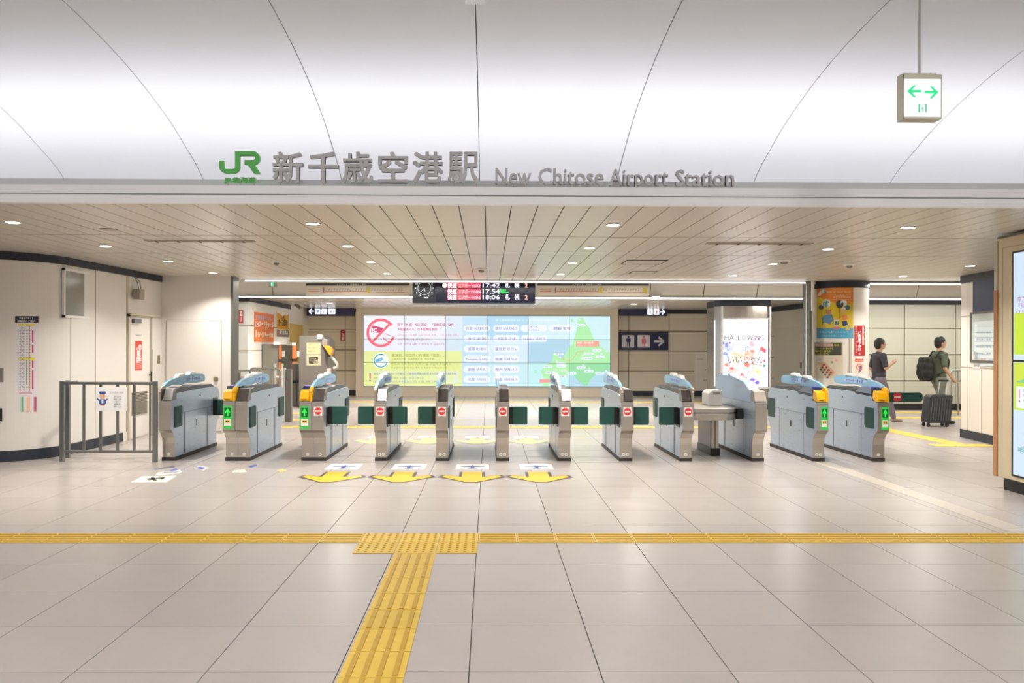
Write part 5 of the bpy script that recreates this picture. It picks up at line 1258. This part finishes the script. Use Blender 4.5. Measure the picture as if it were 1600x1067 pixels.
# ticket machines along the side wall
MG = mat('machine_grey', '85847a', .4, metal=.3, noise=.04)
def machine(p0, p1, xf, ytop, label):
    y0 = on_x(p0, 560, XS5).y; xf_ = xf; y1 = on_x(p1, 560, xf_).y
    zt_ = sz(ytop, y0, p0); t = thing('charge_machine', ((XS5+xf_)/2, (y0+y1)/2, 0), label, 'ticket machine', 'grey machines along the white wall')
    box('machine_body', MG, t, XS5+.01, xf_, y0, y1, .1, zt_, bevel=.02)
    box('machine_foot', BLACK, t, XS5+.03, xf_-.03, y0+.02, y1-.02, 0, .1)
    box('front_plate', ink('#e07a3c'), t, xf_, xf_+.012, y0+.03, y1-.03, .5, zt_-.03)
    box('name_plate', mat('plate_grey', '8d877d'), t, XS5+.06, XS5+.17, y0-.006, y0, zt_-.28, zt_-.17)
    box('ticket_slot', BLACK, t, xf_+.012, xf_+.03, y0+.08, y1-.08, zt_-.42, zt_-.36)
    box('white_label', WHITEP, t, xf_+.012, xf_+.018, y0+.06, y0+.3, zt_-.3, zt_-.16)
    MB().cyl((xf_+.012, y0+.12, zt_-.5), (xf_+.03, y0+.12, zt_-.5), .03, 12).build('green_light', ink('#35f06a', 1.2), t)
    box('white_cap', WHITEP, t, xf_-.12, xf_+.02, y0-.02, y1-.1, zt_-.02, zt_+.05, bevel=.01)
machine(411, 436.5, -5.02, 537.5, 'grey standing machine with orange front and green light, nearer one left of the other')
machine(436, 456.5, -5.02, 538.5, 'grey standing machine with orange front and green light, farther one beside the yellow doorway')
# grey kiosk with notices and a jointed arm
YK = 18.6
a, b = on_y(467, 640, YK), on_y(511, 524.5, YK)
t = thing('kiosk', ((a.x+b.x)/2, YK, 0), 'large dark grey kiosk side with yellow notices, behind the green arrow double gate', 'kiosk')
KG = mat('kiosk_grey', '68635d', .5, noise=.03)
MB().prism([(a.x, 0), (a.x, b.z), (b.x-.1, b.z), (b.x, b.z-.12), (b.x+.10, 0)], 'y', YK, YK+.9).build('kiosk_body', KG, t, bevel=.01)
q0, q1 = on_y(495.5, 529.5, YK-.05), on_y(503, 524, YK-.05); box('white_box', WHITEP, t, q0.x, q1.x, YK-.05, YK+.1, q0.z, q1.z+.02, bevel=.01)
q0, q1 = on_y(503, 539.5, YK-.1), on_y(511.5, 530, YK-.1); box('grey_box', mat('plate_grey', '8d877d'), t, q0.x, q1.x, YK-.1, YK+.1, q0.z, q1.z, bevel=.01)
P = Print(px_map(YK-.001), True)
P.rect(479, 535.5, 500.5, 553.5, '#c6b184').rect(479, 555, 501, 571, '#b9ad90').rect(482.5, 558, 497, 569, '#4e473c').up()
for k in range(3): P.text(('当駅のきっぷは', '駅員にお声掛け下さい', '係員呼出')[k], 481, 539.5+k*5.2, 3.2, '#4a3c20', w=(17, 18, 12)[k])
for k in range(3): P.text('インターホン案内', 484, 561.5+k*3, 2.2, '#c8bfa8', w=11)
P.build(t, 'notice_paper')
yk = YK-.15
def kp(px, py): p = on_y(px, py, yk); return (p.x, p.z)
MB().prism([kp(505, 540), kp(512, 540), (kp(517, 542)), kp(520, 547), kp(519, 554), kp(516, 556)], 'y', yk-.08, yk+.12).build('orange_cap', ink('#f08a1c'), t, bevel=.015)
MB().prism([kp(503.5, 540), kp(506, 540), kp(517.5, 556.5), kp(514, 557.5)], 'y', yk-.1, yk+.1).build('black_edge', BLACK, t)
m = MB(); pts = [(516, 556), (522, 562), (527, 569), (526.5, 574), (521, 575)]
m.tube([(kp(*q)[0], yk, kp(*q)[1]) for q in pts], .035, 8).build('jointed_arm', mat('arm_grey', 'b6b0a6', .4), t, smooth=True)
t = thing('pink_post', (sx(514, 18.2), 18.2, 0), 'short pink post beside the dark grey kiosk', 'post')
box('post_body', ink('#e2a79c'), t, sx(511, 18.2), sx(517, 18.2), 18.15, 18.25, 0, sz(576, 18.2, 514), bevel=.01)
# dark cabinet and bin beside the kiosk
t = thing('dark_bin', (sx(461, 19.3), 19.3, 0), 'small dark grey bin with a black item on top, between the machines and the kiosk', 'bin')
box('bin_body', mat('bin_grey', '6d6a64', .5), t, sx(458, 19.3), sx(467, 19.3), 19.1, 19.6, 0, sz(568, 19.2, 460), bevel=.02)
box('bin_lid', BLACK, t, sx(456, 19.3), sx(467, 19.3), 19.08, 19.62, sz(598, 19.1, 460), sz(594, 19.1, 460))
# railings in the paid area
GR = mat('rail_grey_light', 'a3a49e', .35, metal=.6, noise=.03)
def hoop(nm, p0, p1, pyt, Y, label, bars=(), r=.02, right=True, left=True):
    zt_ = sz(pyt, Y, (p0+p1)/2); a, b = sx(p0, Y), sx(p1, Y); t = thing(nm, ((a+b)/2, Y, 0), label, 'railing')
    path = ([(a, Y, 0), (a, Y, zt_-.06)] if left else [(a, Y, zt_)])+([(a+.02, Y, zt_-.015), (a+.06, Y, zt_)] if left else [])+([(b-.06, Y, zt_), (b-.02, Y, zt_-.015), (b, Y, zt_-.06), (b, Y, 0)] if right else [(b, Y, zt_)])
    MB().tube(path, r, 10).build('rail_hoop', GR, t, smooth=True)
    for px in bars: x = sx(px, Y); MB().cyl((x, Y, 0), (x, Y, zt_), r*.8, 10).build('upright', GR, t, smooth=True)
    return t
hoop('railing', 391, 438, 575.5, 14.9, 'light steel hoop railing left of the tall grey intercom post', (402, 424))
hoop('railing', 361, 411, 579, 15.6, 'lower steel railing with several uprights behind the left double gate', (375, 390, 403), right=True)
t = thing('intercom_post', (sx(451, 15.3), 15.3, 0), 'tall grey post with red dots standing behind the left double gate', 'post')
box('post_body', mat('post_grey', '7b7a76', .45, metal=.3), t, sx(447.5, 15.3), sx(455.5, 15.3), 15.25, 15.4, 0, sz(577, 15.3, 450), bevel=.01)
box('edge_strip', ALU, t, sx(444.8, 15.3), sx(447.3, 15.3), 15.22, 15.3, 0, sz(575, 15.3, 450))
for py in (594, 616):
    q = on_y(448.5, py, 15.22); MB().cyl((q.x+.015, 15.25, q.z), (q.x+.015, 15.235, q.z), .014, 10).build('red_button', ink('#c8323a'), t)
t = thing('white_shelf_frame', (sx(436, 16.2), 16.2, 0), 'white frame with shelves seen between the hoop railing and the grey post', 'rack')
for px in (430.5, 441): box('frame_post', WHITEP, t, sx(px, 16.2)-.015, sx(px, 16.2)+.015, 16.18, 16.22, 0, sz(568, 16.2, 436))
for py in (589, 614, 628): box('shelf', WHITEP, t, sx(430, 16.2), sx(442, 16.2), 16.1, 16.3, sz(py, 16.2, 436)-.012, sz(py, 16.2, 436)+.012)
t = thing('handrail', (sx(372, 16.5), 16.5, 0), 'dark curved handrail end near the left edge of the gate opening', 'railing')
MB().tube([(sx(362, 16.5), 16.5, sz(573, 16.5, 365)), (sx(369, 16.5), 16.5, sz(577, 16.5, 365)), (sx(374, 16.5), 16.5, sz(588, 16.5, 365)), (sx(378, 16.5), 16.5, sz(605, 16.5, 365)), (sx(379, 16.5), 16.5, 0)], .03, 8).build('rail_tube', BLACK, t, smooth=True)
t = thing('security_camera', (sx(467, 21), 21, HF), 'small grey security camera hanging from the ceiling left of the dark arrow sign', 'camera')
q = on_y(467, 480, 21)
MB().cyl((q.x, 21, HF-.012), (q.x, 21, q.z+.05), .015, 8).build('camera_stem', MG, t)
MB().cyl((q.x-.08, 20.95, q.z+.06), (q.x+.10, 20.8, q.z-.03), .04, 10).build('camera_body', MG, t)

# ================================================================= RIGHT: PASSERS-BY AND THEIR CASE
def ball(mb, p, r, m=0, sx_=1, sy_=1, sz_=1, n=10):
    k = n; prof_ = [(r*math.sin(PI*i/k), -r*math.cos(PI*i/k)) for i in range(1, k)]
    b = len(mb.v); mb.lathe([(a, c) for a, c in prof_], (0, 0, 0), 12, m)
    for i in range(b, len(mb.v)):
        x, y, z = mb.v[i]; mb.v[i] = (p[0]+x*sx_, p[1]+y*sy_, p[2]+z*sz_)
def limb(mb, pts):
    for (p, r), (q, s) in zip(pts, pts[1:]):
        mb.cyl(p, q, r, 12, s); ball(mb, p, r)
    ball(mb, pts[-1][0], pts[-1][1])
def fused(nm, mb, m, parent, voxel, smooth=6):
    me = bpy.data.meshes.new('tmp'); me.from_pydata(mb.v, [], mb.f)
    bm = bmesh.new(); bm.from_mesh(me); bmesh.ops.recalc_face_normals(bm, faces=bm.faces); bm.to_mesh(me); bm.free()
    o = bpy.data.objects.new(nm, me); COL.objects.link(o)
    r = o.modifiers.new('r', 'REMESH'); r.mode = 'VOXEL'; r.voxel_size = voxel
    s = o.modifiers.new('s', 'SMOOTH'); s.factor = .5; s.iterations = smooth
    dg = bpy.context.evaluated_depsgraph_get(); me2 = bpy.data.meshes.new_from_object(o.evaluated_get(dg)); o.modifiers.clear(); o.data = me2
    me2.materials.clear(); me2.materials.append(m); me2.polygons.foreach_set('use_smooth', [True]*len(me2.polygons)); bpy.data.meshes.remove(me)
    if parent is not None: attach(o, parent)
    return o
SKIN = mat('skin', 'c99f80', .55, noise=.03); HAIR = mat('hair_black', '1f1c1a', .5)
def person(x, y, face, label, pose):
    """face: +1 looks to +X.  All joints in metres, forward = +x before mirroring"""
    t = thing('person', (x, y, 0), label, 'person', 'passers-by beyond the gates')
    T = lambda p: (x+face*p[0], y+p[1]*face, p[2])
    H = pose['H']; k = H/1.72
    def L(mb, pts): limb(mb, [(T((p[0]*k, p[1]*k, p[2]*k)), r*k) for p, r in pts])
    sk = MB()
    L(sk, [((0, 0, 1.40), .055), ((.02, 0, 1.50), .052)])
    hx = .03
    ball(sk, T((hx*k, 0, 1.61*k)), .098*k, 0, 1.02, .80, 1.14); ball(sk, T(((hx+.045)*k, 0, 1.545*k)), .055*k, 0, 1, .85, .9)
    L(sk, [((hx+.092, 0, 1.60), .012), ((hx+.112, 0, 1.575), .015)])
    for s in (-1, 1): ball(sk, T(((hx-.005)*k, s*.082*k, 1.59*k)), .026*k, 0, .8, .45, 1.2)
    L(sk, [((0, 0, 1.36), .10), ((0, 0, 1.15), .11), ((0, 0, .95), .12)])
    for s in (-1, 1):
        sh, el, wr = pose['arm'][s]
        L(sk, [(sh, .045), (el, .038), (wr, .027)])
        d = (Vector(wr)-Vector(el)).normalized(); side = Vector((0, 1, 0)); up_ = d.cross(side).normalized()
        palm = Vector(wr)+d*.045; L(sk, [(tuple(wr), .026), (tuple(palm), .034), (tuple(Vector(wr)+d*.085), .030)])
        for j, ln in enumerate((.060, .070, .066, .05)):
            b0 = Vector(wr)+d*.085+side*(-.027+.018*j); b1 = b0+d*ln*.5+up_*.012; b2 = b1+d*ln*.25+up_*.03*(1 if pose.get('grip') == s else .5); L(sk, [(tuple(b0), .0095), (tuple(b1), .009), (tuple(b2), .008)])
        b0 = Vector(wr)+d*.03+side*.03*-s; b1 = b0+d*.03+side*.022*-s+up_*.012; b2 = b1+d*.03+up_*.02; L(sk, [(tuple(b0), .012), (tuple(b1), .010), (tuple(b2), .009)])
        hip, kn, an = pose['leg'][s]; L(sk, [(hip, .075), (kn, .048), (an, .035)])
    fused('body', sk, SKIN, t, .009*k)
    sh_ = MB()
    L(sh_, [((0, 0, 1.40), .075), ((-.005, 0, 1.33), .125), ((.0, 0, 1.15), .130), ((0, 0, .92), .135)])
    L(sh_, [((0, -.13, 1.36), .075), ((0, .13, 1.36), .075)]); L(sh_, [((0, -.06, .95), .11), ((0, .06, .95), .11)])
    for s in (-1, 1):
        sh, el, wr = [Vector(v) for v in pose['arm'][s]]; e2 = sh.lerp(el, .78); L(sh_, [(tuple(sh), .064), (tuple(e2), .056)]+([(tuple(el), .05), (tuple(el.lerp(wr, .8)), .042)] if pose.get('long') else []))
    o = fused('shirt', sh_, pose['shirt'], t, .011*k)
    tr = MB(); L(tr, [((0, -.06, .90), .115), ((0, .06, .90), .115)])
    for s in (-1, 1):
        hip, kn, an = [Vector(v) for v in pose['leg'][s]]; L(tr, [((0, s*.07, .88), .105), (tuple(hip), .10), (tuple(kn), .068), (tuple(an.lerp(kn, .1)), .055)])
    fused('trousers', tr, pose['trousers'], t, .011*k)
    for s in (-1, 1):
        an = Vector(pose['leg'][s][2]); z0 = an.z-.075; f = MB()
        L(f, [((an.x-.03, an.y, z0+.05), .042), ((an.x+.06, an.y, z0+.042), .040), ((an.x+.15, an.y, z0+.035), .033)]); L(f, [((an.x, an.y, z0+.05), .04), ((an.x, an.y, z0+.09), .04)])
        o = fused('shoe', f, pose['shoe'], t, .01*k, 4)
        for v in o.data.vertices: v.co.z = max(v.co.z, max(.0, (z0)*k))
    hr = MB(); ball(hr, T(((hx-.012)*k, 0, 1.635*k)), .108*k, 0, 1.0, .86, 1.02); ball(hr, T(((hx-.045)*k, 0, 1.59*k)), .085*k, 0, .85, .95, 1.1)
    o = fused('hair', hr, HAIR, t, .009*k, 2)
    for v in o.data.vertices:                     # hairline: nothing grows in front of the face
        lx = (v.co.x-x)*face/k
        if lx > .095 and v.co.z < 1.665*k: v.co.x = x+face*.095*k
        if lx > .06 and v.co.z < 1.64*k: v.co.x = x+face*.06*k
    for s in (-1, 1):
        e_ = MB(); ball(e_, T(((hx+.090)*k, s*.034*k, 1.605*k)), .011*k, 0, .6, 1.2, .7); e_.build('eye', BLACK, t)
        e_ = MB().tube([T(((hx+.088)*k, s*.018*k, 1.63*k)), T(((hx+.090)*k, s*.035*k, 1.634*k)), T(((hx+.078)*k, s*.052*k, 1.628*k))], .004*k, 6); e_.build('eyebrow', HAIR, t)
    e_ = MB().tube([T(((hx+.082)*k, -.02*k, 1.543*k)), T(((hx+.096)*k, 0, 1.541*k)), T(((hx+.082)*k, .02*k, 1.543*k))], .005*k, 6); e_.build('mouth', mat('lip', 'a0605a', .5), t)
    return t
pose2 = dict(H=1.69, grip=-1,
    arm={-1: [(0, -.19, 1.37), (-.02, -.24, 1.11), (.10, -.27, .93)], 1: [(0, .19, 1.37), (-.02, .24, 1.10), (.13, .22, .93)]},
    leg={-1: [(0, -.09, .88), (-.04, -.10, .48), (-.20, -.10, .12)], 1: [(0, .09, .88), (.14, .10, .49), (.20, .10, .075)]},
    shirt=mat('shirt_green_grey', '5b6452', .8, noise=.1), trousers=mat('trousers_grey', '8a8b80', .8, noise=.05), shoe=mat('shoe_dark', '2e2c2c', .6))
Y2_ = 14.95; X2 = sx(1467, Y2_)
person(X2, Y2_, 1, 'person with a black bag on the back, walking right and pulling a black suitcase', pose2)
pose1 = dict(H=1.66,
    arm={-1: [(0, -.19, 1.37), (.02, -.25, 1.12), (.20, -.16, 1.22)], 1: [(0, .19, 1.37), (-.04, .24, 1.11), (.06, .23, .90)]},
    leg={-1: [(0, -.09, .88), (.16, -.10, .50), (.26, -.10, .09)], 1: [(0, .09, .88), (-.02, .10, .47), (-.24, .10, .13)]},
    shirt=mat('shirt_stripe', '3c3a44', .8, noise=.25, nscale=14, brushed=(.2, .2, 2)), trousers=mat('trousers_plum', '7d7480', .8, noise=.05), shoe=mat('shoe_pale', '9a8a84', .6))
Y1_ = 15.3; X1 = sx(1373, Y1_)
person(X1, Y1_, 1, 'person in dark striped shirt with bent arm, walking right beside the poster pillar', pose1)
# bag on the back
t = thing('shoulder_bag', (X2-.2, Y2_, .95), 'black soft bag carried on the back of the person with the suitcase', 'bag')
bmb = MB(); bx0 = X2-.30
for (px_, pz_, r_) in ((-.26, 1.24, .08), (-.27, 1.12, .10), (-.275, 1.0, .105), (-.26, .92, .09)):
    for yy in (-.11, 0, .11): ball(bmb, (X2+px_, Y2_+yy, pz_), r_)
fused('bag_body', bmb, mat('bag_black', '20221f', .7), t, .014, 22)
for s in (-.12, .12): MB().tube([(X2-.14, Y2_+s, 1.28), (X2-.05, Y2_+s, 1.425), (X2+.07, Y2_+s, 1.38), (X2+.13, Y2_+s, 1.22), (X2+.10, Y2_+s, 1.05), (X2-.12, Y2_+s*1.2, .96)], .014, 8).build('strap', mat('bag_black', '20221f'), t, smooth=True)
# suitcase
Yc = 14.6; a, b = on_y(1443, 667, Yc), on_y(1481, 624, Yc)
t = thing('suitcase', ((a.x+b.x)/2, Yc, 0), 'black ribbed wheeled suitcase standing beside the walking person', 'suitcase')
SUIT = mat('suitcase_black', '33363a', .3, noise=.05)
tilt = .10
def sc(u, v): # u 0..1 across, v height
    return (a.x+.0+(b.x-a.x)*u+v*tilt, v)
z0, z1 = .07, .60
MB().prism([sc(.03, z0), sc(.92, z0), sc(.96, z0+.04), sc(.94, z1-.03), sc(.88, z1), sc(.10, z1), sc(.02, z1-.04), sc(0, z0+.04)], 'y', Yc-.12, Yc+.12).build('shell', SUIT, t, bevel=.018)
for k in range(8):
    u = .10+k*.105; p0, p1 = sc(u, z0+.05), sc(u, z1-.05)
    MB().tube([(p0[0], Yc-.124, p0[1]), (p1[0], Yc-.124, p1[1])], .010, 6).build('rib', mat('suitcase_rib', '565b60', .25), t, smooth=True)
for u in (.1, .86):
    for yy in (-.08, .08):
        p = sc(u, 0); MB().cyl((p[0], Yc+yy-.012, .03), (p[0], Yc+yy+.012, .03), .03, 14).build('wheel', BLACK, t)
        box('wheel_bracket', BLACK, t, p[0]-.018, p[0]+.018, Yc+yy-.018, Yc+yy+.018, .045, .08)
hy = Yc+.05
zh = 1.0
for u in (.52, .86): p0, p1 = sc(u, z1-.02), sc(u, zh); MB().cyl((p0[0], hy, p0[1]), (p1[0], hy, p1[1]-.14), .009, 8).build('pull_rod', ALU, t)
q0, q1 = sc(.50, zh-.14), sc(.88, zh-.14); box('pull_grip', BLACK, t, q0[0], q1[0], hy-.018, hy+.018, zh-.15, zh-.12, bevel=.006)
hoop('railing', 1485.5, 1540, 579, 17.0, 'steel hoop railing before the far panelled wall, right of the suitcase', (1497,), r=.022)

# ================================================================= RIGHT: DISPLAY CASE
XK = 5.385
CREAM = mat('case_cream', 'd6c8a8', .4, noise=.03)
t = thing('display_case', (XK+.3, 7.4, 0), 'cream free-standing display case with tall bright screens at the right edge', 'display case')
CO = [(XK, 8.16), (XK-.03, 6.75), (XK+.55, 6.75), (XK+.55, 8.05), (XK+.14, 8.24)]
MB().prism(CO, 'z', .13, 2.64).build('case_body', CREAM, t, bevel=.008)
MB().prism([(x+(.04 if x < XK+.2 else -.04), y) for x, y in [(XK, 8.12), (XK-.03, 6.8), (XK+.55, 6.8), (XK+.55, 8.0)]], 'z', 0, .13).build('case_base', BLACK, t)
MB().prism([(XK-.002, 8.17), (XK-.034, 6.74), (XK+.56, 6.74), (XK+.56, 8.1)], 'z', 2.64, 2.66).build('case_top', mat('frame_grey', '6d6c66'), t)
box('wood_edge', mat('wood_orange', 'bd8a5c', .5, noise=.12, nscale=6, brushed=(8, 8, .6)), t, XK-.012, XK+.016, 8.165, 8.215, .13, 2.10)
box('side_strip', mat('strip_grey', 'c9c4b6', .4), t, XK-.008, XK+.016, 8.165, 8.215, 2.10, 2.62)
yS0, yS1 = on_x(1582, 560, XK-.004).y, 6.95
fx = lambda y: XK-.03*(8.16-y)/1.41
zs0, zs1, zm = .175, 2.475, 1.355
def case_strip(y0, y1, z0, z1, off, m, nm, th=.01):
    return MB().prism([(fx(y0)-off, y0), (fx(y1)-off, y1), (fx(y1)-off+th, y1), (fx(y0)-off+th, y0)], 'z', z0, z1).build(nm, m, t)
case_strip(yS0, yS1, zs0, zs1, .006, BLACK, 'screen_bezel', .006)
case_strip(yS0-.03, yS1+.03, zs0+.02, zm-.012, .009, ink('#cfe2f8', .92), 'screen', .003)
case_strip(yS0-.03, yS1+.03, zm+.012, zs1-.02, .009, ink('#cfe2f8', .92), 'screen', .003)
case_strip(8.10, 6.8, 2.53, 2.535, .003, J, 'case_joint', .004); case_strip(8.09, 8.085, .15, 2.535, .003, J, 'case_joint', .004)
U = Vector((fx(7)-fx(8), -1, 0)).normalized()
P = Print(flat_map((fx(yS0)-.0095, yS0, 0), U, (0, 0, 1), (-1, 0, 0)), gap=.0008); e = .9
P.rect(.04, 1.42, .98, 1.84, '#c6e23c', e).rect(.04, 1.13, .98, 1.34, '#cde04a', e).rect(.04, .86, .98, 1.13, '#c6e23c', e).up()
P.ring(.52, 2.2, .30, .20, .8, '#c23a8c', e, 0, 360, 40).rect(.08, .88, .94, 1.10, '#eef4fa', e).poly([(.06, 1.14), (.3, 1.2), (.5, 1.3), (.9, 1.3), (.9, 1.14)], '#7cc8a0', e).up()
P.line([(.32, 2.08), (.72, 2.32)], .05, '#c23a8c', e).rect(.12, .98, .135, 1.07, '#c2304c', e).ell(.127, .95, .012, .012, '#c2304c', e)
P.text('除了「札幌·旭川」', .10, 1.96, .055, '#b8468c', e).text('不能使用IC卡', .10, 1.90, .05, '#b8468c', e).text('IC카드는 삿포로 지역', .08, 1.955-.12, .045, '#b8468c', e)
P.text('札幌', .3, 1.22, .05, '#3a8a70', e).text('在車內、不能使用IC卡的', .18, 1.05, .03, '#5a68a8', e).text('只能使用現金結算', .18, 1.0, .03, '#5a68a8', e).text('정산은 현금만 가능합니다', .18, .95, .03, '#5a68a8', e)
P.text('乗車券のご案内', .10, .44, .06, '#3aa090', e).text('승차권 안내', .2, .36, .05, '#4ab0b8', e).text('JR北海道', .3, .28, .05, '#4ab0b8', e)
P.build(t, 'screen_picture', 'screen_lettering')
# papers behind the booth window
def boothf(px, py, d):
    y = by(px) if True else 0; p = on_x(px, py, bxx(y)-.008-d); return p
t = thing('window_posters', boothf(1530, 540, 0), 'faint timetable sheets stuck inside the booth window', 'poster')
P = Print(boothf, False, gap=.0012)
P.poly([(1521, 503), (1556, 500), (1556, 572), (1521, 573)], '#cfdde0').poly([(1519.5, 549), (1531, 549.5), (1531, 577), (1519.5, 576)], '#dcdedc').up()
P.down = True
for k in range(5): P.rect(1523, 512+k*7, 1553, 512.8+k*7, '#8ea2b8')
for k in range(4): P.text('時刻表ご案内', 1526, 521+k*11, 4, '#7488a8', w=22)
P.text('空席', 1532, 565, 7, '#c890a4', w=9).text('予約', 1544, 566, 7, '#a8b0c8', w=9)
P.build(t)
